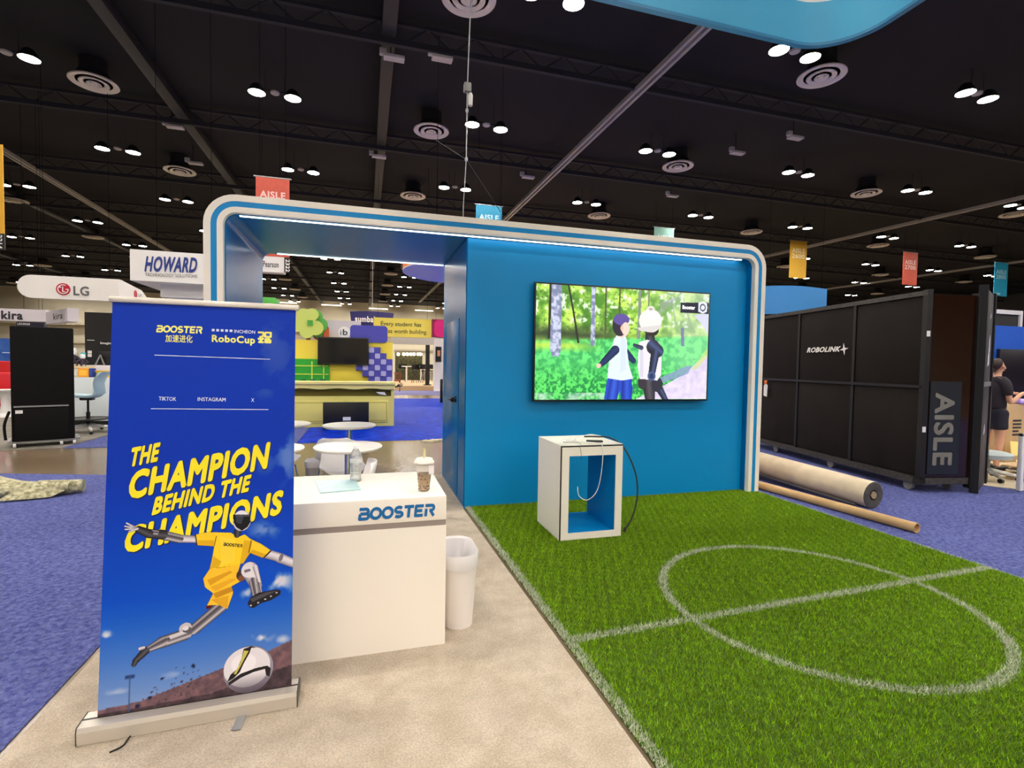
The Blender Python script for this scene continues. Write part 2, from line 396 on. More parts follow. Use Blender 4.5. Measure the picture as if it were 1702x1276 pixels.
# ================================================================== floor coverings
def slab(name, pts, z0, z1, mat, label, cat='carpet'):
    return tag(B().prism(pts, z0, z1).done(name, mat, smooth=0), label, cat)
CARP_BLUE = M('blue_carpet', (84, 92, 160), .95, noise=(30, .8), col2=(128, 136, 196), bump=(160, .9), spec=.1, grain=(90, .34))
CARP_BEIGE = M('beige_carpet', (222, 206, 186), .95, noise=(7, .6), col2=(192, 175, 152), bump=(190, .8), spec=.1, grain=(120, .2))
slab('blue_aisle_carpet', [(-34, -6), (-1.36, -6), (-1.36, 7.0), (-1.5, 7.75), (-3.3, 7.85), (-4.6, 8.2), (-34, 9.0)], 0, .006, CARP_BLUE, 'worn blue aisle carpet beside the beige booth carpet')
slab('blue_show_carpet', [(4.72, -6), (26, -6), (26, 14), (4.9, 7.9), (4.72, 7.0)], 0, .006, CARP_BLUE, 'worn blue carpet under the black crate and cardboard tube')
slab('beige_booth_carpet', [(-1.33, .2), (1.06, .2), (1.06, 1.6), (1.0, 5.3), (4.6, 5.3), (4.6, 6.98), (-1.33, 6.98)], 0, .010, CARP_BEIGE, 'beige booth carpet under the counter and roll-up banner')
slab('film_covered_carpet', [(-1.25, 10.2), (1.5, 10.27), (14, 10.6), (14, 22.3), (-1.25, 22.3)], 0, .006, M('film_blue_carpet', (0, 26, 150), .5, noise=(4, .9), col2=(0, 62, 200), bump=(9, 1.), spec=.06), 'bright blue carpet under wrinkled protective film')
slab('grey_lounge_carpet', [(-34, 10.1), (-7.6, 10.1), (-4.95, 10.3), (-4.95, 22), (-7.6, 30), (-34, 30)], 0, .012, M('grey_carpet', (140, 134, 124), .9, noise=(3, .7), col2=(108, 102, 96), bump=(60, .5)), 'grey woven carpet under the black display case')
slab('blue_far_carpet', [(-4.93, 10.31), (-1.27, 10.2), (-1.27, 22), (-4.93, 22)], 0, .006, CARP_BLUE, 'dull blue carpet between grey lounge carpet and wrinkled film')
slab('purple_carpet_strip', [(-.5, 24.8), (16, 24.8), (16, 28.6), (-.5, 28.6)], 0, .012, M('purple_carpet', (120, 116, 165), .9, noise=(9, .4)), 'faded purple carpet strip before the lounge platform')
slab('pale_floor_cover', [atz(1606, 792)[:2], atz(1625, 806)[:2], atz(1720, 818)[:2], (16, 4.9), (16, 12), (9.4, 8.8)], .006, .014, M('paper_floor', (222, 206, 176), .8, noise=(2, .5)), 'pale paper floor cover under the cardboard pile', 'floor cover')

# ---------------- artificial turf with painted lines
turf = T('artificial_turf', 'green artificial turf with a white centre circle and halfway line', 'artificial turf', (2.9, 3, 0))
TX0, TX1, TY0, TY1 = 1.03, 4.695, .9, 5.275
def turf_left(y): return 1.075-(y-1.66)*.0135
B().prism([(turf_left(.9)+.008, .9), (TX1, .9), (TX1, 5.14), (4.55, 5.14), (4.55, TY1), (turf_left(TY1)+.008, TY1)], .002, .016).done('turf_base', M('turf_base', (66, 98, 2), .9, noise=(9, .5)), turf, smooth=0)
N = 520000
bx = rng.uniform(TX0-.02, TX1, N); by = rng.uniform(TY0, TY1, N)
ok = (bx > 1.075-(by-1.66)*.0135) & ~((bx > 4.55) & (by > 5.14)); bx, by = bx[ok], by[ok]; N = len(bx)
tuft = np.sin(bx*61+by*23)*np.sin(by*57-bx*19)
ang = rng.uniform(0, 2*np.pi, N); hh = rng.uniform(.012, .026, N); lean = rng.uniform(.2, 1.0, N)*hh; la = rng.uniform(0, 2*np.pi, N)
wd = rng.uniform(.0012, .0022, N)
P = np.zeros((N, 3, 3)); dx, dy = np.cos(ang)*wd, np.sin(ang)*wd
P[:, 0] = np.stack([bx-dx, by-dy, np.full(N, .014)], 1); P[:, 1] = np.stack([bx+dx, by+dy, np.full(N, .014)], 1)
P[:, 2] = np.stack([bx+np.cos(la)*lean, by+np.sin(la)*lean, .014+hh], 1)
jx = bx+rng.normal(0, .006, N); jy = by+rng.normal(0, .006, N)
line = np.abs(jy-(2.55+(jx-1.14)*.0452)) < .031
circ = np.abs(np.hypot(jx-2.865, jy-2.625)-.955) < .029
edge = (jx-(1.075-(by-1.66)*.0135) < .055) | (jx > 4.68)
white = (line | circ | edge) & (rng.random(N) < .86)
shade = rng.uniform(.55, 1.25, N)[:, None]*(1+.12*tuft[:, None])
g = np.array([130, 172, 2.])[None]*shade; dry = rng.random(N) < .05; g[dry] = np.array([165, 170, 80.])*rng.uniform(.8, 1.1, dry.sum())[:, None]
g[white] = np.array([222, 224, 204.])*rng.uniform(.8, 1.05, white.sum())[:, None]
c = np.clip(g/255, 0, 1); c = np.where(c <= .04045, c/12.92, ((c+.055)/1.055)**2.4)
me = bpy.data.meshes.new('turf_blades'); me.vertices.add(N*3); me.vertices.foreach_set('co', P.ravel())
me.loops.add(N*3); me.loops.foreach_set('vertex_index', np.arange(N*3, dtype=np.int32)); me.polygons.add(N); me.polygons.foreach_set('loop_start', np.arange(0, N*3, 3, dtype=np.int32)); me.update(calc_edges=True)
a = me.attributes.new('print', 'FLOAT_COLOR', 'POINT'); a.data.foreach_set('color', np.repeat(np.concatenate([c, np.ones((N, 1))], 1), 3, 0).astype(np.float32).ravel())
me.materials.append(M('turf_blades', rough=.6, attr='print', spec=.2))
o = link('turf_blades', me, turf); o['kind'] = 'stuff'

# ================================================================== the blue arch
AX0, AX1, AY0, AY1, ATOP, AR = -1.398, 4.70, 5.146, 6.93, 3.035, .27
def upath(d):
    """inverted-U outline (x, z), offset d inwards"""
    x0, x1, zt, r = AX0+d, AX1-d, ATOP-d, max(AR-d, .02)
    P = [(x0, .0)]+[(x0+r+r*math.cos(a), zt-r+r*math.sin(a)) for a in [math.pi-i*math.pi/2/8 for i in range(9)]]
    return P+[(x1-r+r*math.cos(a), zt-r+r*math.sin(a)) for a in [math.pi/2-i*math.pi/2/8 for i in range(9)]]+[(x1, .0)]
def uband(b, d0, d1, y0, y1, m=0):
    A, C = upath(d0), upath(d1); n = len(A)
    vs = [(x, y0, z) for x, z in A]+[(x, y0, z) for x, z in C]+[(x, y1, z) for x, z in A]+[(x, y1, z) for x, z in C]; fs = []
    for i in range(n-1):
        fs += [(i, i+1, n+i+1, n+i), (2*n+i, 3*n+i, 3*n+i+1, 2*n+i+1), (i, 2*n+i, 2*n+i+1, i+1), (n+i, n+i+1, 3*n+i+1, 3*n+i)]
    fs += [(0, n, 3*n, 2*n), (n-1, 3*n-1, 4*n-1, 2*n-1)]
    return b.add(vs, fs, m)
arch = T('booth_arch', 'large blue booth arch with white striped rounded front edge and light strips', 'arch', (1.65, 6, 0))
ARCHW = M('arch_white', (246, 236, 220), .45)
uband(B(), 0, .058, AY0, AY1).done('outer_white_band', ARCHW, arch)
uband(B(), .058, .108, AY0+.004, AY0+.06).done('blue_stripe', BLUE, arch)
uband(B(), .108, .158, AY0, AY0+.06).done('inner_white_band', ARCHW, arch)
uband(B(), .112, .166, AY0+.06, AY1).done('blue_lining', BLUE_GLOSS, arch)
STRIP = M('led_strip', (236, 246, 240), .5, emit=2.6)
B().box(-1.12, 4.40, AY0+.07, AY0+.095, 2.862, 2.876).done('light_strip', STRIP, arch)
B().box(-1.06, 1.0, AY1-.04, AY1-.02, 2.862, 2.876).done('light_strip', STRIP, arch)
# ---------------- blue display wall / storage closet inside the arch
wall = T('blue_display_wall', 'blue display wall with a closet door inside the striped arch', 'wall panel', (2.8, 6, 0))
B().box(1.02, 4.53, 5.276, 6.90, .0, 2.862).done('wall_body', BLUE, wall, smooth=0)
dr = B().box(1.006, 1.02, 5.68, 6.55, .04, 2.06, bev=.004).done('closet_door', BLUE_GLOSS, wall)
B().box(1.012, 1.0195, 5.30, 6.88, .0, 2.86).done('side_cladding', BLUE_GLOSS, wall, smooth=0)
h = B().cyl((1.006, 5.90, 1.12), (.965, 5.90, 1.12), .028, n=16).cyl((.955, 5.90, 1.12), (.97, 5.90, 1.12), .012, n=10).tube([(.962, 5.90, 1.12), (.962, 6.02, 1.118)], .011, 8)
h.done('handle', BLACKM, dr)
B().cyl((1.006, 5.80, 1.12), (.985, 5.80, 1.12), .022, n=12).cyl((1.006, 5.80, 1.16), (.99, 5.80, 1.16), .01, n=8).done('lock', BLACKM, dr)

# ---------------- television on the wall
TVX0, TVX1, TVZ0, TVZ1, TVY = 1.735, 3.945, 1.148, 2.436, 5.185
tv = T('wall_television', 'large wall television showing a boy and a robot running in woods', 'television', ((TVX0+TVX1)/2, TVY, TVZ0))
B().box(TVX0, TVX1, TVY, TVY+.045, TVZ0, TVZ1, bev=.004).done('bezel', BLACK, tv)
B().box(TVX0+.5, TVX1-.5, TVY+.045, 5.276, TVZ0+.3, TVZ1-.3).done('wall_mount', BLACKM, tv)
ta = Art(1000, 580, 420, 244); X, Y = ta.X, ta.Y; ny, nx = X.shape
n1 = vnoise(ny, nx, 14, 1); n2 = vnoise(ny, nx, 40, 2, 3); n3 = vnoise(ny, nx, 90, 3, 2)
ramp = lambda t, a, b_: np.asarray(a, float)[None, None]*(1-t[..., None])+np.asarray(b_, float)[None, None]*t[..., None]
fol = np.clip((n1-.35)*3.2+.3*(n2-.5)*4, 0, 1); ta.paint(np.ones_like(X), ramp(fol, (78, 140, 36), (196, 240, 96)))
ta.paint(np.clip((n2-.58)*9, 0, 1)*(Y < 190), (240, 255, 240), .8); ta.paint(np.clip((n3-.6)*8, 0, 1)*(Y < 230)*(X < 620), (66, 104, 40), .6)
ta.paint(np.clip(1-np.abs(Y-235-20*n1)/62, 0, 1)*np.clip((620-X)/300, 0, 1), (46, 62, 40), .95)
ta.paint(np.clip((X-560)/300, 0, 1)*(Y < 300), (206, 216, 206), .55)
gy = 275-X*.05; gm = np.clip((Y-gy)/16, 0, 1)
ta.paint(gm, ramp(np.clip((n2-.4)*5, 0, 1), (58, 172, 92), (104, 226, 120)))
ta.paint(gm*np.clip((Y-370)/120, 0, 1), ramp(np.clip((n3-.42)*7, 0, 1), (22, 130, 60), (96, 226, 100)), .85)
ta.paint(gm*np.clip(1-np.abs(Y-300-10*n1)/34, 0, 1)*np.clip((380-X)/200, 0, 1), (214, 226, 74), .8)
ta.paint(gm*np.clip((X-640)/200, 0, 1)*(Y < 420), (158, 226, 168), .5)
path = ta.inpoly([(560, 580), (700, 520), (860, 440), (930, 380), (1000, 330), (1000, 580)]); ta.paint(path, ramp(n2, (196, 184, 214), (236, 224, 240)))
ta.poly([(690, 470), (860, 400), (900, 395), (880, 440), (700, 500)], (138, 150, 196), .8); ta.poly([(905, 120), (1000, 100), (1000, 230), (960, 170)], (206, 206, 232), .9)
ta.poly([(900, 420), (1000, 290), (1000, 340), (940, 410)], (200, 214, 130), .7); ta.paint((Y > 545)*(X < 380)*np.clip((n1-.4)*4, 0, 1), (214, 220, 220), .7)
bark = ramp(np.clip((vnoise(ny, nx, 60, 5, 2)-.35)*3, 0, 1), (120, 128, 160), (198, 204, 226))
for pts, c in [([(68, 0), (80, 0), (78, 270), (64, 270)], (40, 40, 30)), ([(165, 0), (176, 0), (205, 130), (236, 290), (224, 290), (196, 140)], (34, 36, 24)), ([(373, 0), (382, 0), (384, 240), (374, 240)], (80, 84, 60)),
               ([(452, 0), (462, 0), (462, 180), (452, 180)], (88, 84, 56)), ([(566, 0), (582, 0), (580, 260), (562, 260)], (128, 138, 126)), ([(622, 0), (632, 0), (628, 200), (620, 200)], (124, 132, 104)), ([(825, 190), (845, 190), (850, 290), (832, 290)], (120, 124, 160))]: ta.poly(pts, c)
ta.paint(ta.inpoly([(80, 0), (134, 0), (136, 330), (124, 362), (90, 362), (78, 330)]), bark); ta.paint(ta.inpoly([(298, 0), (318, 0), (322, 300), (296, 305)]), bark)
for pts in [[(690, 60), (820, 20), (822, 26), (700, 90)], [(640, 130), (760, 60), (764, 66), (660, 150)], [(840, 30), (900, 200), (890, 200), (834, 30)], [(760, 0), (800, 180), (790, 180), (754, 0)]]: ta.poly(pts, (150, 158, 160), .6)
# boy seen from behind
navy = [(-1, (16, 30, 66)), (0, (34, 56, 108)), (1, (14, 24, 56))]
ta.poly([(380, 580), (392, 500), (400, 460), (530, 458), (545, 520), (538, 580), (480, 580), (470, 535), (452, 580)], (34, 70, 190)); ta.limb((440, 480), (425, 580), 26, 30, [(-1, (20, 48, 160)), (0, (52, 96, 214)), (1, (18, 44, 150))]); ta.limb((510, 480), (512, 580), 28, 30, [(-1, (20, 48, 160)), (0, (46, 88, 208)), (1, (16, 40, 140))])
ta.limb((500, 330), (545, 375), 20, 15, navy)
ta.poly([(448, 240), (490, 236), (505, 270), (508, 330), (520, 400), (545, 470), (480, 480), (396, 468), (402, 400), (418, 310), (430, 262)], (216, 228, 240)); ta.poly([(470, 250), (496, 262), (500, 420), (470, 440)], (196, 212, 230), .6)
ta.limb((438, 320), (372, 385), 24, 17, navy); ta.limb((372, 385), (352, 402), 16, 12, navy); ta.ell(346, 404, 14, 12, (232, 196, 176))
ta.ell(486, 205, 30, 44, (240, 206, 190)); ta.poly([(462, 220), (490, 215), (486, 258), (452, 250)], (236, 200, 184)); ta.ell(462, 190, 44, 58, (40, 36, 50)); ta.ell(470, 160, 46, 30, (92, 76, 150)); ta.ell(494, 208, 22, 34, (240, 206, 190)); ta.ell(474, 205, 9, 15, (228, 186, 170))
# robot with a white cap
ramp_r = [(-1, (30, 34, 48)), (-.2, (70, 86, 130)), (.3, (40, 46, 66)), (1, (22, 24, 34))]
ta.limb((640, 500), (650, 580), 38, 30, [(-1, (40, 36, 44)), (0, (84, 80, 88)), (1, (30, 28, 34))]); ta.limb((690, 500), (745, 585), 24, 16, ramp_r); ta.ell(600, 490, 26, 36, (52, 48, 56)); ta.ell(690, 500, 34, 40, (44, 44, 58))
ta.limb((640, 215), (640, 270), 26, 30, [(-1, (24, 24, 30)), (0, (76, 78, 88)), (1, (24, 24, 28))]); ta.ell(648, 210, 44, 32, (44, 38, 34))
ta.poly([(575, 275), (620, 262), (690, 268), (712, 300), (712, 450), (690, 478), (584, 470), (570, 400)], (226, 222, 232)); ta.poly([(580, 300), (600, 290), (606, 460), (586, 462)], (200, 196, 212), .7)
ta.limb((590, 305), (548, 292), 12, 9, ramp_r); ta.limb((660, 300), (690, 320), 40, 34, ramp_r); ta.limb((672, 340), (655, 450), 26, 20, ramp_r); ta.ell(655, 455, 24, 26, (64, 84, 130)); ta.ell(655, 455, 13, 14, (40, 52, 86))
ta.ell(640, 160, 68, 62, (232, 226, 222)); ta.poly([(560, 200), (700, 180), (706, 196), (640, 222), (575, 214)], (212, 206, 204)); ta.ell(640, 96, 22, 14, (226, 220, 218)); ta.ell(640, 98, 12, 7, (170, 164, 160)); ta.ell(660, 135, 30, 22, (246, 242, 240), .6)
ta.poly([(820, 54), (1000, 46), (1000, 108), (820, 108)], (26, 30, 50)); ta.ell(960, 74, 29, 33, (222, 224, 232)); ta.poly([(932, 50), (988, 50), (988, 100), (932, 100)], (222, 224, 232)); ta.ell(960, 75, 19, 21, (70, 80, 106)); ta.ell(960, 75, 12, 13, (222, 224, 232))
scr = ta.mesh('screen', M('screen_picture', rough=.35, attr='print', emit=.55), frame((TVX0+.018, TVY-.002, TVZ0+.02), (1, 0, 0), (0, 0, 1)), tv, TVX1-TVX0-.036, TVZ1-TVZ0-.038)
put_text('Booster', (TVX0+.018+.832*2.174, TVY-.003, TVZ0+.02+1.25*(1-88/580)), (1, 0, 0), (0, 0, 1), .045, M('screen_white', (240, 240, 240), emit=.4), scr, width=.17, bold=.03)
_n = MATS['screen_picture'].node_tree.nodes['Principled BSDF']; _n.inputs['Base Color'].default_value = (.01, .01, .01, 1)
for l in [l for l in MATS['screen_picture'].node_tree.links if l.to_socket.name == 'Base Color']: MATS['screen_picture'].node_tree.links.remove(l)

# ================================================================== podium on the turf
PX0, PX1, PY0, PY1, PZ = 1.618, 2.214, 4.04, 4.63, .852
pod = T('display_podium', 'white open podium cube with blue inside standing on the turf', 'podium', ((PX0+PX1)/2, (PY0+PY1)/2, .03))
def ring(b, x0, x1, z0, z1, u0, u1, w0, w1, y0, y1, m=0):
    b.box(x0, u0, y0, y1, z0, z1, m); b.box(u1, x1, y0, y1, z0, z1, m); b.box(u0, u1, y0, y1, z0, w0, m); b.box(u0, u1, y0, y1, w1, z1, m); return b
G0 = .02
ring(B(), PX0, PX1, G0, PZ, PX0+.07, PX1-.066, G0+.055, PZ-.085, PY0+.014, PY1).done('carcass', WHITE, pod, smooth=0)
ring(B(), PX0+.011, PX1-.006, G0+.004, PZ-.016, PX0+.078, PX1-.072, G0+.063, PZ-.093, PY0, PY0+.011).done('front_frame', WHITE, pod, smooth=0)
ring(B(), PX0+.001, PX1-.001, G0, PZ-.004, PX0+.072, PX1-.067, G0+.056, PZ-.086, PY0+.008, PY0+.0145).done('shadow_gap', BLACK, pod, smooth=0)
ring(B(), PX0+.07, PX1-.066, G0+.055, PZ-.085, PX0+.075, PX1-.071, G0+.06, PZ-.09, PY0+.012, PY1).done('blue_lining', BLUE, pod, smooth=0)
rm = tag(B().box(-.075, .075, -.02, .02, 0, .018, bev=.006, T=Matrix.Translation((2.0, 4.19, PZ)) @ Matrix.Rotation(-.35, 4, 'Z')).done('remote_control', BLACK), 'black remote control lying on the white podium', 'remote')
def curve(pts, n=10):
    P = [Vector(p) for p in pts]; out = []
    for i in range(len(P)-1):
        a, b_, c, d = P[max(i-1, 0)], P[i], P[i+1], P[min(i+2, len(P)-1)]
        for k in range(n):
            t_ = k/n; out.append(.5*((2*b_)+(c-a)*t_+(2*a-5*b_+4*c-d)*t_*t_+(3*b_-a-3*c+d)*t_**3))
    return out+[P[-1]]
cb = T('black_cable', 'thick black cable arching from the podium top to the turf', 'cable', (2.34, 4.2, .03))
B().tube(curve([(2.02, 4.46, PZ+.012), (2.14, 4.42, PZ+.014), (2.24, 4.35, PZ+.01), (2.34, 4.27, PZ-.07), (2.44, 4.22, PZ-.3), (2.44, 4.17, PZ-.52), (2.36, 4.12, PZ-.7), (2.28, 4.1, .06)]), .0075, 8).done('cord', BLACK, cb)
B().cyl((2.285, 4.102, .075), (2.27, 4.095, .035), .013, n=10).done('plug', BLACK, cb)
B().tube(curve([(1.84, 4.3, PZ+.004), (2.02, 4.5, PZ+.006), (2.12, 4.52, PZ+.02), (2.2, 4.4, PZ+.012)]), .006, 6).done('white_sleeve', WPLAST, cb)
tag(B().tube(curve([(1.80, 4.26, PZ+.004), (1.98, 4.12, PZ+.005), (2.0, 4.03, PZ-.01), (2.0, 4.028, PZ-.2), (1.96, 4.03, PZ-.4), (1.87, 4.03, PZ-.48), (1.79, 4.032, PZ-.44), (1.775, 4.035, PZ-.36)]), .0035, 6).done('white_cable', WPLAST), 'thin white cable hanging down across the podium opening', 'cable')
pts = [(1.68+.17*random.random(), 4.16+.16*random.random(), PZ+.004+.02*random.random()) for _ in range(11)]
tag(B().tube(curve(pts, 6), .003, 6).done('cable_tangle', WPLAST), 'small tangle of thin white cable on the podium top', 'cable')
tag(B().tube(curve([(1.7, 4.2, PZ+.005), (1.83, 4.14, PZ+.005), (1.79, 4.034, PZ-.012), (1.80, 4.03, PZ-.07), (1.805, 4.034, PZ-.12)]), .0018, 5).done('dark_wire', BLACK), 'short thin dark wire hooked over the podium front edge', 'wire')

# ================================================================== reception counter
CX0, CX1, CY0, CY1, CZ = -.86, .424, 2.706, 3.36, .828
ctr = T('reception_counter', 'white reception counter with grey stripe and blue lettering', 'counter', ((CX0+CX1)/2, 3, .01))
B().box(CX0, CX1, CY0, CY1, .01, CZ-.16).done('base_cabinet', WHITE, ctr, smooth=0)
B().box(CX0, CX1, CY0, CY1, CZ-.13, CZ, bev=.004).done('counter_top', WHITE, ctr)
B().box(CX0+.002, CX1-.002, CY0+.004, CY1-.004, CZ-.16, CZ-.13).done('grey_stripe', M('grey_stripe', (150, 136, 130), .5), ctr, smooth=0)
put_booster((-.032, CY0, .724), (1, 0, 0), (0, 0, 1), .392, .064, M('logo_blue', (0, 104, 168), .6), ctr, name='counter_lettering', w=.25)
# bubble tea cup
p = Vector((.318, 2.845, CZ))
cup = T('bubble_tea_cup', 'tall bubble tea cup with white lid and straw on the counter', 'cup', p)
B().lathe([(.0, .0), (.029, .0), (.031, .003), (.047, .155), (.0485, .158), (.046, .158), (.030, .006), (0, .006)], p, 28).done('clear_cup', M('cup_plastic', (245, 240, 230), .12, alpha=.12), cup)
B().lathe([(0, .007), (.0285, .007), (.0385, .098), (0, .098)], p, 24).done('milk_tea', M('milk_tea', (146, 104, 40), .5, noise=(40, .7), col2=(190, 150, 76)), cup)
pb = B()
for k in range(34):
    a = random.uniform(0, 6.283); z = random.choice([.012, .02, .03, .05, .06, .07, .08, .09]); r = .0285+z*.11-.001
    pb.lathe([(0, -.0045), (.0042, -.002), (.0042, .002), (0, .0045)], p+Vector((r*math.cos(a), r*math.sin(a), z)), 8)
pb.done('tapioca_pearls', M('tapioca', (62, 40, 14), .3), cup)
B().lathe([(.046, .155), (.055, .156), (.056, .165), (.05, .17), (.046, .182), (.012, .184), (0, .184)], p, 28).done('lid', M('milky_lid', (244, 238, 226), .35), cup)
B().lathe([(.0445, .115), (.0475, .151), (.048, .151), (.0455, .115)], p, 28).done('frosted_band', M('frosted_plastic', (240, 234, 224), .4, alpha=.7), cup)
B().box(.008, .04, -.0478, -.0462, .1, .15, T=Matrix.Translation(p) @ Matrix.Rotation(.25, 4, 'Z')).done('paper_label', M('paper_white', (244, 238, 236), .7), cup)
B().cyl(p+Vector((0, 0, .15)), p+Vector((.0, .004, .236)), .0075, n=10).done('straw', M('straw_cream', (226, 210, 160), .4), cup)
# water bottle
p = Vector((-.055, 3.165, CZ))
bt = T('water_bottle', 'clear ribbed plastic water bottle on the counter', 'bottle', p)
prof = [(0, .0), (.030, .0), (.0335, .006)]
for k in range(9): prof += [(.0335, .01+k*.011), (.031, .0145+k*.011)]
prof += [(.0335, .112), (.0335, .125), (.030, .13), (.0335, .136), (.0335, .15), (.030, .165), (.016, .192), (.0135, .196), (.0135, .205), (0, .205)]
B().lathe(prof, p, 24).done('bottle_body', M('clear_plastic', (236, 240, 240), .06, trans=.75, alpha=.75, ior=1.33), bt)
B().lathe([(.034, .112), (.0345, .113), (.0345, .134), (.034, .135)], p, 24).done('wrap_label', M('clear_label', (205, 208, 206), .4), bt)
B().lathe([(.0145, .196), (.0145, .212), (.013, .214), (0, .214)], p, 18).done('cap', WPLAST, bt)
# folder
tag(B().prism([(-.285, 3.20), (-.06, 3.195), (-.022, 2.925), (-.235, 2.895)], CZ, CZ+.006).done('plastic_folder', M('pale_blue_plastic', (168, 208, 212), .3, noise=(14, .5), col2=(206, 230, 230), bump=(20, .3)), smooth=0), 'pale blue plastic folder lying on the counter', 'folder')
# waste bins
def bin_(name, label, p, mat, s=1., rz=0):
    t = T(name, label, 'waste bin', p, rz)
    def rr(hx, hy, r, n=5): return [(sx*(hx-r)+r*math.cos(a+k*math.pi/2/n), sy*(hy-r)+r*math.sin(a+k*math.pi/2/n)) for sx, sy, a in ((1, 1, 0), (-1, 1, math.pi/2), (-1, -1, math.pi), (1, -1, 1.5*math.pi)) for k in range(n+1)]
    def loft(b, secs, cap0=True):
        n = len(secs[0][0]); vs = [(x, y, z) for P, z in secs for x, y in P]; fs = [(k*n+i, k*n+(i+1) % n, (k+1)*n+(i+1) % n, (k+1)*n+i) for k in range(len(secs)-1) for i in range(n)]
        if cap0: fs.append(tuple(range(n))[::-1])
        return b.add(vs, fs)
    q = lambda k: rr(.078*s*k, .13*s*k, .07*s*k)
    loft(B(), [(q(1.0), 0), (q(1.0), .01*s), (q(1.28), .40*s), (q(1.25), .40*s), (q(.97), .015*s), (q(.3), .015*s)]).done('bin_body', mat, t, local=True)
    def wob(k, z, amp): return ([(x*(1+amp*math.sin(i*1.7+k)), y*(1+amp*math.cos(i*2.1))) for i, (x, y) in enumerate(q(k))], z*s)
    loft(B(), [wob(1.27, .33, .006), wob(1.32, .345, .012), wob(1.34, .40, .01), wob(1.32, .416, .004), wob(1.22, .405, .006), wob(1.12, .30, .03), wob(.95, .12, .06)], False).done('bin_liner', M('bin_liner', (240, 236, 238), .35, alpha=.93), t, local=True)
    return t
bin_('waste_bin', 'white plastic waste bin with liner beside the reception counter', (.533, 2.97, .011), M('bin_white', (232, 224, 220), .4), 1.06)
bin_('waste_bin', 'grey waste bin with liner behind the reception counter by white tables', (-.60, 6.45, .0112), M('bin_grey', (176, 170, 172), .5), .85)

# ================================================================== roll-up banner
BN_BL = Vector((-1.038, 2.383, .085)); BN_BR = Vector((-.313, 2.407, .085)); BN_TL = Vector((-1.012, 2.575, 1.785))
BU = (BN_BR-BN_BL).normalized(); BV = (BN_TL-BN_BL); BV = (BV-BU*BV.dot(BU)); BH = BV.length; BV.normalize(); BNN = BU.cross(BV)   # faces the viewer
BW = .725
def bpt(x, y):
    d = ray(x, y); t_ = (BN_BL-EYE).dot(BNN)/d.dot(BNN); p = EYE+d*t_-BN_BL; return p.dot(BU), p.dot(BV)
def bw(s, t_, n=0): return BN_BL+BU*s+BV*t_+BNN*n
ban = T('roll_up_banner', 'blue roll-up banner with a leaping soccer robot and yellow headline', 'banner', (-.68, 2.42, .01))
TB = frame(BN_BL, BU, BV)
ALU = M('banner_aluminium', (214, 206, 196), .35, .5)
sh = B().box(0, BW, 0, BH, -.002, 0, T=TB).done('banner_sheet', M('banner_blue', (0, 62, 172), .5), ban, smooth=0)
# printed sky and stadium
ba = Art(BW, BH, 150, 352); X, Y = ba.X, ba.Y; ny, nx = X.shape; v = Y/BH
top = np.array([0, 52, 176.]); mid = np.array([0, 78, 200.]); low = np.array([120, 150, 205.])
t1 = np.clip((v-.45)/.3, 0, 1)[..., None]; t2 = np.clip((v-.74)/.24, 0, 1)[..., None]
ba.paint(np.ones_like(X), (top*(1-t1)+mid*t1)*(1-t2)+low*t2)
cn = vnoise(ny, nx, 5, 11, 5); cn2 = vnoise(ny, nx, 12, 12, 4)
def P2(x, y): s_, t_ = bpt(x, y); return s_, BH-t_
def cloud(x, y, rx, ry, op, col=(214, 210, 220)):
    cx, cy = P2(x, y); r = np.sqrt(((X-cx)/rx)**2+((Y-cy)/ry)**2)
    ba.paint(np.clip((cn2*1.1-.18-.42*r)*5, 0, 1)*np.clip(1.25-r, 0, 1), col, op)
for a in [(462, 590, .09, .16, .35, (120, 120, 180)), (440, 560, .06, .07, .3, (130, 120, 180)), (478, 760, .06, .13, .6, (150, 170, 215)), (440, 770, .05, .05, .4, (130, 150, 210)), (470, 690, .05, .05, .3, (130, 150, 200)), (440, 650, .05, .04, .3, (120, 130, 190)),
          (466, 965, .07, .06, .95), (412, 985, .03, .03, .8), (440, 880, .07, .05, .5), (435, 1060, .05, .035, 1.), (470, 1062, .03, .02, .8), (176, 1056, .028, .026, .95), (195, 1150, .05, .018, .5), (290, 1120, .05, .02, .35)]: cloud(*a)
hill = [P2(155, 1182), P2(230, 1166), P2(300, 1138), P2(370, 1110), P2(440, 1085), P2(490, 1060), P2(495, 1150), P2(320, 1175), P2(155, 1205)]
hm = ba.inpoly(hill); hn = vnoise(ny, nx, 40, 13, 3)
ba.paint(hm, (np.array([74, 60, 72.])[None, None]*(1-hn[..., None])+np.array([150, 108, 112.])[None, None]*hn[..., None]))
gr = ba.inpoly([P2(155, 1188), P2(250, 1172), P2(350, 1152), P2(495, 1100), P2(500, 1150), P2(320, 1180), P2(150, 1210)]); ba.paint(gr, np.array([66, 52, 58.])[None, None]*(.6+.8*hn[..., None]), .9)
px_, py_ = P2(216, 1124); ba.paint(((np.abs(X-px_) < .018) & (np.abs(Y-py_) < .008)).astype(float), (40, 66, 120)); ba.paint(((np.abs(X-px_+.002) < .0025) & (Y > py_) & (Y < py_+.14)).astype(float), (60, 84, 130))
for k in range(46):
    a = random.random(); x, y = 240+a*90+random.gauss(0, 16), 1160-a*34+random.gauss(0, 14); s_, t_ = P2(x, y); r = random.choice([.0025, .003, .005]); ba.ell(s_, t_, r, r, (70, 58, 70))
for (x, y, r) in [(322, 1106, .008), (249, 1159, .008), (229, 1173, .009), (270, 1127, .006)]: s_, t_ = P2(x, y); ba.ell(s_, t_, r, r, (26, 34, 66))
PR = M('banner_print', rough=.55, attr='print', spec=.2)
ba.mesh('printed_sky', PR, TB, sh, BW, BH, z=.0006)
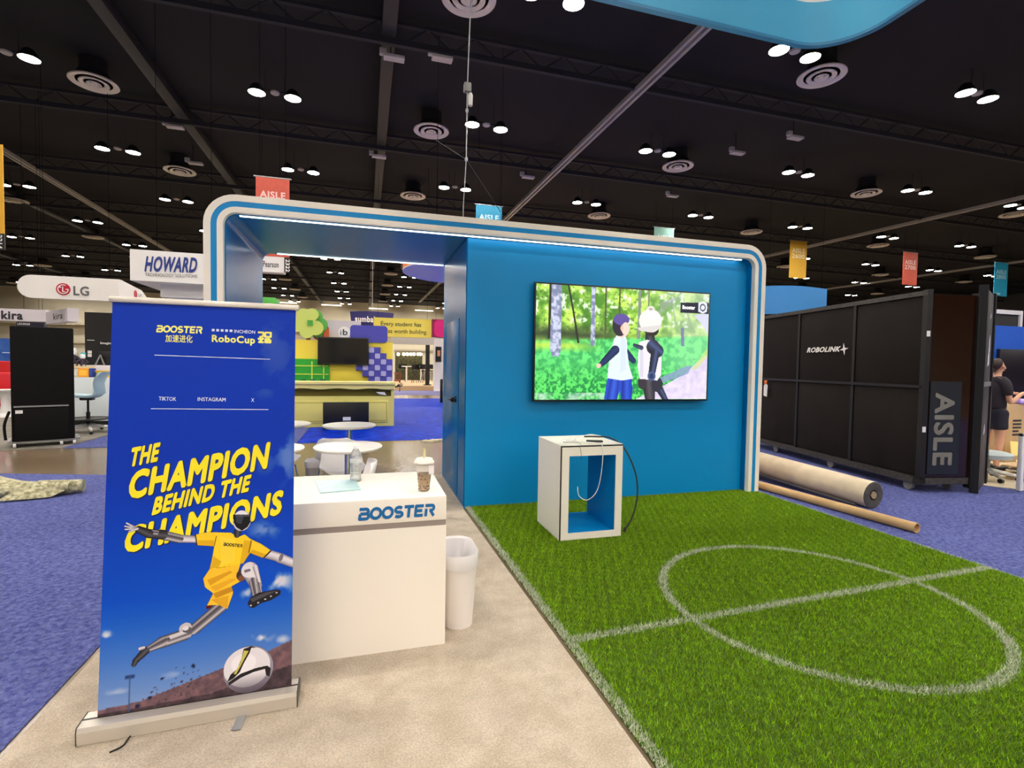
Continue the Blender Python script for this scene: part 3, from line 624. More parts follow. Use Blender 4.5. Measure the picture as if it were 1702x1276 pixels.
# headline
YEL = M('print_yellow', (250, 232, 20), .45); PWH = M('print_white', (220, 228, 245), .45); PYW = M('print_pale_yellow', (246, 240, 120), .45)
def quad_text(s, bl, br, tl, mat, name, bold=.05, z=.0012, off=(0, 0), spacing=1.0):
    V, F = glyphs(s, bold, 0, spacing=1.1); lo = V.min(0); hi = V.max(0)
    bl, br, tl = [Vector(bpt(*q)) for q in (bl, br, tl)]; e1 = br-bl; e2 = tl-bl; b = B()
    def mp(p):
        q = bl+e1*((p[0]-lo[0])/(hi[0]-lo[0]))+e2*((p[1]+.01)/.74); return tuple(bw(q.x+off[0], q.y+off[1], z+(.0002+.00002*(p[2]*1000) if p[2] > 0 else 0)))
    b.add([mp(p) for p in V], F); return b.done(name, mat, sh, smooth=0)
DKB = M('print_shadow', (0, 26, 92), .45)
for s, bl, br, tl in [('THE', (214, 775), (262, 765), (220, 744)), ('CHAMPION', (211, 829), (444, 776), (219, 783)), ('BEHIND THE', (252, 855), (413, 815), (259, 826)), ('CHAMPIONS', (204, 919), (467, 852), (212, 876))]:
    quad_text(s, bl, br, tl, DKB, 'headline_shadow', bold=.07, z=.0009, off=(.003, -.003))
    quad_text(s, bl, br, tl, YEL, 'headline_lettering', bold=.05, z=.0014)
def plain(s, x0, y0, x1, y1, cap, mat, bold=.0, name='small_lettering', spacing=None):
    a = Vector(bpt(x0, y0)); c = Vector(bpt(x1, y1)); d = (c-a)
    return put_text(s, bw(a.x, a.y, .0012), BU*d.x+BV*d.y, BV, cap, mat, sh, width=d.length, bold=bold, name=name, depth=.0004, spacing=spacing)
a = Vector(bpt(260, 552)); c = Vector(bpt(336, 554)); put_booster(bw(a.x, a.y, .0012), BU, BV, (c-a).x, .031, PYW, sh, name='logo_lettering', depth=.0004, w=.24)
plain('加速进化', 275, 567, 320, 568.5, .026, PYW, .012, 'chinese_lettering')
plain('INCHEON', 389.5, 553, 424, 554.5, .015, PWH, .01)
plain('RoboCup', 352, 567.5, 424, 570.5, .031, PYW, .035)
for k in range(5):
    s_, t_ = bpt(354.5+k*7.4, 548.5+k*.3); B().prism([(s_-.0055, t_-.0055), (s_+.0055, t_-.0055), (s_+.0055, t_+.0055), (s_-.0055, t_+.0055)], .0012, .0016, TB).done('printed_dot', PWH, sh, smooth=0)
# year badge: thick strokes 20 over 26
s_, t_ = bpt(428.5, 570); bb = B()
for kk, poly in enumerate(strokes([[(0, .92), (.42, .92), (.42, .62), (.12, .5)], [(.56, .92), (1., .92), (1., .56), (.56, .56), (.56, .92)], [(0, .36), (.42, .40), (.1, .08), (.46, .08)], [(.94, .4), (.6, .36), (.58, .08), (.98, .08), (.98, .26), (.62, .24)]], .16)): bb.prism([(s_+x*.054, t_+y*.054) for x, y in poly], .0012, .0016+kk*1e-5, TB)
bb.done('year_badge', PYW, sh, smooth=0)
for (x0, y0, x1, y1) in [(257, 590, 449, 597), (251, 679, 446, 680.5)]:
    a = Vector(bpt(x0, y0)); c = Vector(bpt(x1, y1)); B().prism([(a.x, a.y-.0014), (c.x, c.y-.0014), (c.x, c.y+.0014), (a.x, a.y+.0014)], .0012, .0016, TB).done('printed_rule', PWH, sh, smooth=0)
plain('TIKTOK', 264, 665, 293, 666, .0165, PWH, .012); plain('INSTAGRAM', 328.5, 666, 375, 667, .0165, PWH, .012); plain('X', 417.5, 667.5, 422.5, 667.6, .0165, PWH, .012)
# printed robot (kept above the headline) and ball
fa = Art(BW, BH, 520, 1224)
Cc = lambda X_, Y_: P2(180+X_/4.253, 820+Y_/4.253)
U = bpt(300, 950)[0]-bpt(299, 950)[0]; U = U/4.253      # one crop pixel in metres
def LB(x0, y0, x1, y1, r0, r1, ramp_): fa.limb(Cc(x0, y0), Cc(x1, y1), r0*U, r1*U, ramp_)
def PO(pts, col, op=1.): fa.poly([Cc(*q) for q in pts], col, op)
def EL(x, y, rx, ry, col, op=1., ang=0): c_ = Cc(x, y); fa.ell(c_[0], c_[1], rx*U, ry*U, col, op, ang)
MET = [(-1, (70, 66, 74)), (-.55, (206, 200, 206)), (-.2, (120, 112, 120)), (.2, (70, 64, 72)), (.6, (176, 168, 176)), (1, (60, 56, 62))]
WHT = [(-1, (150, 144, 156)), (-.4, (232, 226, 232)), (.3, (206, 198, 208)), (1, (130, 122, 134))]
DRK = [(-1, (30, 30, 36)), (-.2, (90, 86, 92)), (1, (22, 20, 26))]
# rear leg
LB(795, 800, 610, 955, 47, 43, MET); LB(548, 992, 380, 1050, 44, 44, MET); LB(380, 1050, 265, 1108, 42, 20, MET); EL(545, 948, 46, 38, (200, 194, 200), ang=-.5); EL(560, 965, 32, 28, (96, 90, 100)); EL(548, 950, 22, 18, (226, 220, 226))
LB(262, 1112, 195, 1180, 30, 22, DRK); LB(195, 1180, 182, 1208, 20, 16, DRK); LB(228, 1095, 250, 1088, 14, 12, WHT); PO([(430, 1005), (520, 975), (560, 985), (440, 1030)], (236, 230, 234), .8)
# jersey arms
LB(620, 322, 505, 318, 28, 30, WHT); LB(500, 318, 385, 292, 34, 36, MET); LB(385, 290, 285, 282, 38, 34, DRK); LB(340, 275, 300, 270, 20, 18, MET); LB(285, 282, 215, 252, 34, 26, DRK)
for (x, y) in [(132, 208), (120, 230), (122, 252), (150, 268)]: LB(205, 248, x, y, 10, 6, WHT)
LB(1120, 425, 1215, 452, 38, 36, WHT); LB(1215, 455, 1330, 500, 40, 34, WHT); EL(1222, 450, 16, 34, (120, 112, 124), ang=.3)
JER = lambda seed: None
PO([(615, 290), (690, 275), (765, 272), (770, 345), (745, 372), (680, 366), (625, 365)], (250, 206, 40)); PO([(640, 330), (750, 330), (745, 372), (625, 365)], (214, 158, 14), .7)
PO([(1005, 320), (1080, 355), (1152, 402), (1098, 456), (1000, 418)], (250, 206, 44)); PO([(1020, 395), (1120, 430), (1098, 456), (1000, 418)], (206, 150, 12), .7)
for q in ([(612, 290), (622, 290), (632, 366), (622, 366)], [(1148, 398), (1156, 404), (1100, 460), (1092, 454)]): PO(q, (60, 50, 30))
PO([(760, 274), (870, 276), (900, 300), (935, 300), (965, 288), (1022, 332), (1002, 420), (955, 492), (900, 505), (718, 532), (735, 460), (750, 372)], (252, 210, 38))
PO([(790, 300), (900, 330), (890, 480), (800, 505)], (255, 226, 90), .45); PO([(960, 330), (1020, 334), (1000, 425), (955, 492), (930, 498)], (214, 158, 20), .65); PO([(745, 440), (800, 480), (780, 520), (718, 532)], (206, 150, 16), .6)
for q in ([(762, 300), (768, 300), (752, 372), (746, 372)], [(1008, 330), (1014, 330), (996, 420), (990, 418)]): PO(q, (90, 66, 20))
# shorts
PO([(718, 532), (800, 522), (935, 498), (915, 560), (950, 610), (872, 655), (884, 700), (842, 815), (780, 785), (698, 792), (742, 705), (684, 660), (672, 600)], (250, 196, 48))
for q, c_ in [([(700, 610), (860, 545), (880, 555), (720, 650)], (206, 140, 20)), ([(720, 660), (870, 600), (920, 600), (760, 690)], (226, 160, 30)), ([(742, 705), (872, 655), (880, 690), (760, 740)], (176, 112, 14)), ([(730, 750), (850, 720), (842, 815), (780, 785)], (214, 150, 30))]: PO(q, c_, .65)
PO([(692, 792), (740, 785), (720, 812), (690, 815)], (120, 30, 20), .8)
# front leg
EL(945, 575, 42, 46, (64, 50, 52)); EL(940, 600, 24, 26, (150, 90, 50), .7); LB(1000, 540, 1045, 660, 66, 36, WHT); EL(990, 545, 52, 55, (226, 220, 226)); LB(1040, 520, 1075, 650, 20, 14, WHT); LB(1025, 620, 1040, 700, 34, 28, MET); LB(1065, 640, 1075, 690, 18, 14, MET); PO([(960, 540), (1000, 530), (1010, 545), (965, 560)], (90, 84, 92), .8)
PO([(985, 775), (1005, 735), (1060, 700), (1120, 690), (1190, 676), (1218, 684), (1216, 712), (1150, 752), (1080, 772), (1030, 806), (1000, 802)], (34, 32, 38)); PO([(1000, 745), (1120, 694), (1200, 684), (1120, 720), (1020, 765)], (96, 90, 98), .7)
for (x, y) in [(1008, 790), (1060, 770), (1110, 745), (1150, 725), (1190, 700)]: EL(x, y, 8, 6, (206, 200, 206))
# head
LB(915, 262, 912, 292, 26, 24, DRK); EL(945, 192, 68, 84, (200, 196, 206)); EL(940, 185, 62, 78, (232, 228, 236)); PO([(884, 148), (1004, 148), (1006, 200), (985, 235), (945, 262), (905, 238), (886, 205)], (22, 22, 28)); PO([(900, 160), (960, 158), (940, 215), (905, 205)], (84, 86, 100), .6); PO([(905, 150), (1003, 150), (1000, 162), (900, 162)], (120, 122, 134), .5)
# ball
bx0, by0 = P2(413.5, 1112); R = 44*U*4.253
fa.ell(bx0, by0, R, R*1.0, (150, 142, 158)); fa.ell(bx0-.006, by0-.012, R*.93, R*.86, (226, 220, 228)); fa.ell(bx0-.02, by0-.03, R*.5, R*.42, (244, 240, 246), .6)
BLp = lambda pts, col: fa.poly([(bx0+x*R, by0+y*R) for x, y in pts], col)
BLp([(-.22, -.92), (.12, -1.0), (.02, -.7), (-.2, -.3), (-.35, .05), (-.6, .28), (-.85, .4), (-.72, .1), (-.45, -.1), (-.3, -.5)], (34, 30, 30)); BLp([(-.2, -.85), (-.02, -.8), (-.3, -.25), (-.5, .12), (-.6, .1), (-.35, -.3)], (206, 190, 96))
BLp([(-.8, .42), (-.3, .12), (.3, -.02), (.75, -.05), (.9, .1), (.85, .45), (.7, .35), (.66, .08), (.2, .14), (-.3, .3), (-.78, .56)], (34, 30, 32)); BLp([(.1, -.98), (.45, -.85), (.3, -.9), (.05, -.92)], (40, 36, 36))
fa.paint(((X_ := (fa.X-bx0)/R)**2+(Y_ := (fa.Y-by0)/R)**2 < 1)*np.clip((Y_-.2)/.8, 0, 1)*1., (70, 60, 72), .75)
fa.mesh('printed_robot', PR, TB, sh, BW, BH, masked=True, z=.0022)
a = Vector(bpt(180+816/4.253, 820+368/4.253)); c = Vector(bpt(180+948/4.253, 820+380/4.253)); put_booster(bw(a.x, a.y, .0024), BU*(c-a).x+BV*(c-a).y, BV, (c-a).length, .0135, M('print_black', (40, 32, 20), .5), sh, name='shirt_lettering', depth=.0004, w=.26)
# hardware
B().box(-.012, BW+.014, BH-.004, BH+.022, -.012, .012, T=TB, bev=.005).done('top_rail', ALU, ban)
Tb = frame((BN_BL.x, BN_BL.y, .012), BU, n=(0, 0, 1))
bs = B(); prof = [(-.05, 0), (-.052, .05), (-.046, .068), (-.004, .072), (.05, .072), (.085, .05), (.09, 0)]
bs.prism(prof, -.052, BW+.028, T=frame((BN_BL.x, BN_BL.y, .012), (-BU.y, BU.x, 0), (0, 0, 1)), m=0)
bs.done('base_cassette', ALU, ban, smooth=0)
for s in (-.052, BW+.028):
    B().prism([(x*1.02, z*1.03) for x, z in prof], s-.002, s+.002, T=frame((BN_BL.x, BN_BL.y, .012), (-BU.y, BU.x, 0), (0, 0, 1))).done('end_cap', M('end_cap_dark', (70, 66, 60), .5), ban, smooth=0)
B().box(-.05, BW+.026, -.004, .004, .0705, .0735, T=Tb).done('cassette_slot', BLACK, ban, smooth=0)
p0 = atz(408, 1178, .012); p1 = atz(392, 1214, .012); d = (p1-p0); d.z = 0; L = d.length; d.normalize()
B().box(-.12, L, -.018, .018, 0, .006, T=frame(p0, d, n=(0, 0, 1)), bev=.002).done('foot', GREY, ban)
p0 = Vector((-.9, 2.43, .016)); p1 = atz(222, 1216, .016); p2 = atz(203, 1240, .014); p3 = atz(182, 1250, .014)
B().tube(curve([p0, p1, (p1+p2)/2, p2, p3]), .0035, 6).done('bungee_cord', BLACK, ban)
B().cyl(bw(BW/2, 0, -.04), bw(BW/2, BH, -.014), .008, n=10).done('support_pole', ALU, ban)
# keep the cord loop by the left end of the cassette
B().tube(curve([atz(139, 1224, .02), atz(138, 1205, .05), atz(146, 1190, .08), atz(156, 1182, .07)]), .003, 6).done('cord_loop', M('end_cap_dark'), ban)

# ================================================================== background helpers
def rect(px0, py0, px1, py1, Y):
    """world x0, x1, z0, z1 of an upright rectangle standing at depth Y"""
    xm, ym = (px0+px1)/2, (py0+py1)/2
    return at(px0, ym, Y).x, at(px1, ym, Y).x, at(xm, py1, Y).z, at(xm, py0, Y).z
def rround(x0, x1, z0, z1, r, n=5):
    return [(cx+r*math.cos(a+k*math.pi/2/n), cz+r*math.sin(a+k*math.pi/2/n)) for cx, cz, a in ((x1-r, z1-r, 0), (x0+r, z1-r, math.pi/2), (x0+r, z0+r, math.pi), (x1-r, z0+r, 1.5*math.pi)) for k in range(n+1)]
def XZ(Y): return frame((0, Y, 0), (1, 0, 0), (0, 0, 1))      # local x=X, y=Z, z=-Y (towards the viewer)
RX, RZ = (1, 0, 0), (0, 0, 1)
def hang(t, pts, mat=None, r=.006):
    for (x, y, z) in pts: B().cyl((x, y, z), (x, y, ZC-.03), r, n=5).done('hanging_wire', mat or M('wire_black', (12, 12, 13), .9, spec=0.), t)

# ================================================================== cafe tables and chairs inside the arch
def cafe_table(label, x, y, r, col=(240, 234, 226)):
    t = T('cafe_table', label, 'table', (x, y, .011))
    m = M('table_white_%d' % int(col[0]), col, .3)
    B().lathe([(0, .71), (r-.03, .71), (r-.005, .722), (r, .735), (r-.008, .745), (0, .745)], n=48).done('table_top', m, t, local=True)
    B().cyl((0, 0, .02), (0, 0, .715), .032, n=18).done('column', CHROME, t, local=True)
    B().lathe([(0, .0), (.21, .0), (.21, .008), (.06, .022), (.04, .05), (0, .05)], n=32).done('base_plate', CHROME, t, local=True)
    return t
cafe_table('round white cafe table behind the counter, in line with the water bottle', -.155, 4.99, .312)
cafe_table('round white cafe table nearest the yellow cabinet with the black monitor', -.195, 6.68, .325, (226, 222, 214))
p = atz(518, 704, .745); cafe_table('round white cafe table half hidden by the banner, next to the yellow cabinet', p.x-.33, p.y, .325, (233, 226, 218))
p = atz(507, 744, .745); cafe_table('round white cafe table half hidden by the banner, next to the grey bin', p.x-.315, p.y, .312, (241, 234, 226))
def shell_chair(label, x, y, rz, z=.011):
    t = T('shell_chair', label, 'chair', (x, y, z), rz)
    # one curved shell: profile from front lip through seat to back; chair faces local -y
    prof = [(-.23, .425), (-.21, .445), (-.1, .435), (.05, .42), (.15, .43), (.2, .48), (.225, .55), (.25, .63), (.262, .68), (.266, .70)]
    hw = [.17, .2, .225, .225, .215, .205, .2, .195, .17, .12]; nt = 11; vs = []; fs = []
    for k, (yy, zz) in enumerate(prof):
        for j in range(nt):
            s_ = -1+2*j/(nt-1); up = .045*abs(s_)**3; inw = .05*abs(s_)**3
            vs.append((s_*hw[k], yy-(inw if k > 4 else 0), zz+(up if k <= 5 else 0)))
    n = len(vs); vs += [(a, b_+(.012 if i//nt > 4 else 0), c-(.012 if i//nt <= 5 else 0)) for i, (a, b_, c) in enumerate(vs)]
    for k in range(len(prof)-1):
        for j in range(nt-1):
            q = k*nt+j; fs += [(q, q+1, q+nt+1, q+nt), (n+q, n+q+nt, n+q+nt+1, n+q+1)]
    bnd = [j for j in range(nt)]+[k*nt+nt-1 for k in range(1, len(prof))]+[(len(prof)-1)*nt+j for j in range(nt-2, -1, -1)]+[k*nt for k in range(len(prof)-2, 0, -1)]
    fs += [(bnd[i], n+bnd[i], n+bnd[(i+1) % len(bnd)], bnd[(i+1) % len(bnd)]) for i in range(len(bnd))]
    B().add(vs, fs).done('seat_shell', M('shell_white', (238, 232, 230), .35), t, local=True, smooth=60)
    for sx in (-1, 1):
        for sy in (-1, 1):
            B().tube([(sx*.06, sy*.08+.0, .405), (sx*.16, sy*.15, .38), (sx*.22, sy*.22, .0)], .009, 8).done('leg', CHROME, t, local=True)
    B().box(-.09, .09, -.11, .11, .395, .412).done('under_frame', BLACKM, t, local=True)
    return t
shell_chair('white moulded shell chair between the two round white tables', -.30, 6.05, math.pi*.97)
shell_chair('white moulded shell chair tucked under the nearer white table', -.22, 5.42, .12)
shell_chair('white moulded shell chair turned sideways just behind the counter', -.18, 4.42, -1.5)
shell_chair('white moulded shell chair half hidden behind the banner edge', -.95, 6.1, .4)

# ================================================================== yellow cabinet booth seen through the arch
YP = M('yellow_paint', (238, 226, 130), .5); YPd = M('yellow_paint_deep', (252, 226, 76), .5)
x0, x1, z0, z1 = rect(478, 636, 655, 710, 12.6)
cab = T('yellow_cabinet', 'pale yellow cabinet counter with two panelled doors', 'cabinet', ((x0+x1)/2, 13, 0))
B().box(x0-.2, x1, 12.62, 13.3, .0, z1-.32).done('cabinet_body', YP, cab, smooth=0)
B().box(x0-.2, x1-.02, 12.75, 13.3, z1-.32, z1-.12).done('recess', M('painted_recess_shade', (120, 110, 44), .7), cab, smooth=0)  # dark olive paints in the shade of the gap under the worktop
B().box(x1-.07, x1, 12.6, 13.3, z1-.34, z1-.1).done('side_post', YP, cab, smooth=0)
wave = [(x0-.2, z1-.02)]+[(x1+.02, z1-.02), (x1+.02, z1-.13)]+[(x1+.02-(x1-x0+.2)*k/24, z1-.14-.014*math.sin(k*.9)) for k in range(1, 25)]
B().prism(wave, 0, .06, T=XZ(12.6)).done('wavy_fascia', M('cream_edge', (240, 226, 150), .5), cab, smooth=0)
B().box(x0-.2, x1+.03, 12.5, 13.32, z1-.03, z1+.02).done('worktop', MATS['cream_edge'], cab, smooth=0)
xm = (x0+x1)/2+.08
for (a, c) in ((x0+.1, xm-.06), (xm+.06, x1-.14)):
    dd = B().box(a, c, 12.6, 12.622, .1, z1-.42, bev=.006).done('door', YP, cab)
    ring(B(), a+.03, c-.03, .14, z1-.46, a+.045, c-.045, .155, z1-.475, 12.594, 12.602).done('door_moulding', M('yellow_line', (196, 180, 70), .5), dd, smooth=0)
    hx = c-.1 if a < xm-.5 else a+.25
    B().box(hx-.07, hx+.07, 12.585, 12.6, z1-.62, z1-.56, bev=.01).lathe([(0, 0), (.025, .01), (0, .03)], (hx+.05, 12.58, z1-.68), 8).done('hinge', M('hinge_brass', (150, 150, 60), .4, .4), dd)
# torn tape and cables on the cabinet corner
tp = T('torn_tape', 'torn black tape and white scrap stuck on the yellow cabinet edge', 'tape', at(632, 648, 12.55))
q = at(632, 648, 12.55); B().prism([(q.x-.2, q.z), (q.x-.02, q.z+.07), (q.x+.14, q.z+.04), (q.x+.2, q.z-.03), (q.x, q.z+.01)], 0, .01, XZ(12.58)).done('black_tape', BLACK, tp, smooth=0)
B().prism([(q.x-.1, q.z-.05), (q.x+.1, q.z-.05), (q.x+.15, q.z-.13), (q.x-.02, q.z-.1)], 0, .01, XZ(12.59)).done('white_scrap', WPLAST, tp, smooth=0)
q = at(658, 643, 12.6); b = B()
for k in range(6): b.tube(curve([q+Vector((-.04, .0, 0)), q+Vector((random.uniform(-.05, .15), -.02, random.uniform(-.1, .1))), q+Vector((random.uniform(.05, .2), -.03, random.uniform(-.12, .12)))], 5), .008, 5)
tag(b.done('loose_cables', BLACK), 'loose black cable ends poking from the yellow cabinet corner', 'cable')
# leaning monitor
x0, x1, z0, z1 = rect(537, 668, 613, 712, 12.2)
mo = T('leaning_monitor', 'black monitor panel leaning against the yellow cabinet doors', 'monitor', ((x0+x1)/2, 12.2, .006))
B().box(x0, x1, 12.15, 12.21, .006, z1, bev=.01).done('panel', BLACK, mo)
B().box((x0+x1)/2-.07, (x0+x1)/2+.1, 12.145, 12.151, z1-.42, z1-.34).done('white_sticker', WPLAST, mo, smooth=0)
# playful wall
Y0 = 14.2
toy = T('yellow_play_wall', 'yellow display wall with green grid, checkered blocks and cut-out trees', 'display wall', (0, Y0, 0))
def pan(name, px0, py0, px1, py1, mat, parent, Y=Y0, th=.03, r=0, z0=None):
    x0, x1, a, c = rect(px0, py0, px1, py1, Y)
    if z0 is not None: a = z0
    b = B().prism(rround(x0, x1, a, c, r) if r else [(x0, a), (x1, a), (x1, c), (x0, c)], 0, th, XZ(Y)); return b.done(name, mat, parent, smooth=30 if r else 0)
pan('yellow_board', 430, 566, 652, 640, YPd, toy, Y0+.2, .2, z0=0)
IND = M('indigo_board', (74, 72, 176), .5); LAV = M('lavender_block', (176, 172, 222), .5); GRN = M('grid_green', (42, 172, 52), .5); GRL = M('grid_line', (214, 236, 90), .5)
gb = pan('green_grid_board', 440, 596, 548, 640, GRN, toy, Y0-.02, .04, z0=.3)
for px in (518.5, 538): pan('grid_bar', px-1, 600, px+1, 630, GRL, gb, Y0-.06, .01)
for py in (607.5, 621.5): pan('grid_bar', 440, py-.8, 546, py+.8, GRL, gb, Y0-.06, .01)
for px in range(500, 548, 16): pan('zigzag', px, 630, px+9, 636, M('deep_teal', (20, 112, 90), .5), gb, Y0-.06, .01)
# stepped checkered board
ck = T
cx0, cx1, cz0, cz1 = rect(592, 577, 652, 637, Y0-.05); cell = (cx1-cx0)/6
ckb = B()
rows = [(2, 4), (1, 5), (2, 6), (0, 6), (1, 6), (2, 6)]
for r_ in range(6):
    a, c = [(2, 4), (2, 5), (2, 6), (0, 6), (1, 6), (2, 6)][r_]
    ckb.box(cx0+a*cell, cx0+c*cell, Y0-.09, Y0-.05, cz1-(r_+1)*cell, cz1-r_*cell)
ckb.box(cx0+2*cell, cx1, Y0-.09, Y0-.05, .3, cz1-6*cell)
ck = ckb.done('checkered_board', IND, toy, smooth=0)
for r_ in range(6):
    a, c = [(2, 4), (2, 5), (2, 6), (0, 6), (1, 6), (2, 6)][r_]
    for q in range(a, c):
        if (q+r_) % 2 == 0: B().prism(rround(cx0+q*cell+.01, cx0+(q+1)*cell-.01, cz1-(r_+1)*cell+.01, cz1-r_*cell-.01, .03, 3), 0, .015, XZ(Y0-.09)).done('lavender_square', LAV, ck, smooth=0)
pan('indigo_sign_board', 582, 541, 644, 569, IND, toy, Y0-.0, .05, r=.09)
lp = pan('lilac_board', 540, 533, 600, 570, M('lilac_board', (206, 200, 208), .5), toy, Y0+.35, .05)
q = at(572, 552, Y0-.1); B().lathe([(0, 0), (.155, 0), (.155, .02), (0, .02)], n=28, T=frame((q.x, Y0-.02, q.z), RX, RZ)).done('logo_disc', WPLAST, lp)
put_text('i', (q.x-.1, Y0-.045, q.z-.07), RX, RZ, .14, M('logo_ink', (40, 60, 80), .5), lp, bold=.01); put_text('b', (q.x-.035, Y0-.045, q.z-.07), RX, RZ, .16, MATS['logo_ink'], lp, width=.12, bold=.015)
# tree cut-outs
def blob(name, circles, mat, Y, parent, th=.05):
    b = B()
    for k, (px, py, pr) in enumerate(circles):
        q = at(px, py, Y); r = (at(px+pr, py, Y)-q).length; b.prism([(q.x+r*math.cos(a), q.z+r*math.sin(a)) for a in [i*math.pi/10 for i in range(20)]], .001*k, th+.001*k, XZ(Y))
    return b.done(name, mat, parent)
blob('brown_crown', [(536, 548, 11), (530, 556, 10), (540, 560, 6)], M('tree_brown', (150, 60, 30), .5), Y0+.2, toy); pan('orange_leaf', 538, 545, 547, 564, M('leaf_orange', (230, 110, 60), .5), toy, Y0+.12, .02)
blob('green_crown', [(524, 527, 13), (532, 540, 13), (528, 552, 10)], M('tree_green', (96, 178, 80), .5), Y0+.1, toy)
fl = blob('pale_green_flower', [(512, 536, 13), (505, 524, 12), (519, 523, 11), (525, 545, 13), (510, 551, 12), (498, 540, 12)], M('pale_green', (206, 220, 110), .5), Y0, toy)
pan('leaf_mark', 511, 532, 520, 541, M('leaf_mark', (76, 168, 64), .5), fl, Y0-.06, .01)
pan('tree_trunk', 509, 556, 516, 572, M('tree_brown'), toy, Y0+.05, .04)
# television on the play wall
x0, x1, z0, z1 = rect(528, 560.5, 613, 606, Y0-.15)
tv2 = T('switched_off_television', 'switched-off black television mounted on the yellow play wall', 'television', ((x0+x1)/2, Y0-.15, z0))
B().box(x0, x1, Y0-.17, Y0-.1, z0, z1, bev=.008).done('casing', BLACK, tv2); B().box(x0+.03, x1-.03, Y0-.173, Y0-.168, z0+.04, z1-.03).done('dark_screen', M('dark_glass', (10, 9, 12), .12), tv2, smooth=0)
B().box(x0+.4, x1-.4, Y0-.1, Y0+.02, z0+.2, z1-.2).done('bracket', BLACKM, tv2, smooth=0)
# green block on top of a tall post
x0, x1, z0, z1 = rect(424, 494, 459, 512, Y0+.3)
gk = T('green_block_tower', 'bright green block on a tall stand left of the play wall', 'display block', ((x0+x1)/2, Y0+.5, 0))
B().box(x0, x1, Y0+.25, Y0+.95, z0, z1, bev=.02).done('green_block', M('block_green', (86, 190, 74), .5), gk); B().box(x0+.06, x1-.06, Y0+.35, Y0+.85, 0, z0).done('stand', M('tree_green'), gk, smooth=0)

# ================================================================== signs seen through the arch
def box_sign(name, label, px0, py0, px1, py1, Y, depth, mat, cat='hanging sign', wires=True):
    x0, x1, z0, z1 = rect(px0, py0, px1, py1, Y); t = T(name, label, cat, ((x0+x1)/2, Y+depth/2, z0))
    B().box(x0, x1, Y, Y+depth, z0, z1).done('sign_box', mat, t, smooth=0)
    if wires: hang(t, [(x0+.2, Y+depth/2, z1), (x1-.2, Y+depth/2, z1)])
    return t, x0, x1, z0, z1
SIGNW = M('sign_white', (236, 232, 228), .6); INK = M('sign_ink', (42, 42, 52), .6)
t, x0, x1, z0, z1 = box_sign('white_hanging_sign', 'white hanging sign reading Pearson behind the arch corner', 425, 425, 472, 452, 24, .5, SIGNW)
put_text('Pearson', at(437, 443, 23.99), RX, RZ, .26, INK, t, width=at(463, 443, 24).x-at(437, 443, 24).x, bold=.01)
t2_, a0, a1, b0, b1 = box_sign('booth_number_flag', 'black flag with white booth number 2322 beside a white sign', 472.5, 427, 480.5, 453, 23.9, .03, BLACK, 'sign', False)
put_text('2322', Vector((a0+.06, 23.89, b1-.1)), (0, 0, -1), (1, 0, 0), .16, SIGNW, t2_, width=(b1-b0)*.8, bold=.02); hang(t2_, [((a0+a1)/2, 23.915, b1)])
# drum sign
q = at(779, 456, 15.5); rr_ = 2.0
dr_ = T('drum_sign', 'round hanging drum sign with white underside and orange yellow side', 'hanging sign', q)
B().lathe([(0, 0), (rr_, 0), (rr_, .03), (0, .03)], q, 48).done('white_underside', SIGNW, dr_)
for k in range(8):
    a0 = k*math.pi/4; b = B(); n = 8
    vs = [(q.x+rr_*math.cos(a0+math.pi/4*i/n), q.y+rr_*math.sin(a0+math.pi/4*i/n), q.z+z) for z in (.03, 1.1) for i in range(n+1)]; vs += [(q.x+(x-q.x)*.97, q.y+(y-q.y)*.97, z) for x, y, z in vs]; m_ = 2*(n+1)
    fs = [(i, i+1, n+2+i, n+1+i) for i in range(n)]+[(m_+i, m_+n+1+i, m_+n+2+i, m_+i+1) for i in range(n)]+[(n+1+i, n+2+i, m_+n+2+i, m_+n+1+i) for i in range(n)]
    B().add(vs, fs).done('drum_panel', [M('drum_orange', (240, 120, 40), .6), M('drum_yellow', (248, 206, 60), .6)][k % 2], dr_)
    B().cyl((q.x+rr_*1.005*math.cos(a0), q.y+rr_*1.005*math.sin(a0), q.z+.03), (q.x+rr_*1.005*math.cos(a0), q.y+rr_*1.005*math.sin(a0), q.z+1.1), .03, n=6).done('black_rib', BLACK, dr_)
hang(dr_, [(q.x-rr_*.5, q.y, q.z+1.0), (q.x+rr_*.5, q.y, q.z+1.0)]); B().box(q.x-rr_*.97, q.x+rr_*.97, q.y-.04, q.y+.04, q.z+.98, q.z+1.04).done('cross_tube', GREY, dr_, smooth=0)
# indigo curved sign
p0 = at(583, 526, 40); p1 = at(653, 526, 40); zt = at(618, 519, 40).z; zb_ = at(618, 536, 40).z; b = B(); n = 16
vs = []
for z, k_ in ((zb_-.3, .96), (zt, 1.04)):
    for i in range(n+1):
        s_ = i/n; xm = (p0.x+p1.x)/2; x = xm+((p0.x+(p1.x-p0.x)*s_)-xm)*k_; vs.append((x, 40-.9*math.sin(math.pi*s_), z))
vs += [(x, y+.12, z) for x, y, z in vs]; m_ = 2*(n+1)
fs = [(i, i+1, n+2+i, n+1+i) for i in range(n)]+[(m_+i, m_+n+1+i, m_+n+2+i, m_+i+1) for i in range(n)]+[(n+1+i, n+2+i, m_+n+2+i, m_+n+1+i) for i in range(n)]+[(i, m_+i, m_+i+1, i+1) for i in range(n)]
sm = T('indigo_curved_sign', 'dark indigo curved hanging sign with white lettering', 'hanging sign', (p0+p1)/2); B().add(vs, fs).done('sign_band', M('indigo_dark', (50, 48, 112), .5), sm)
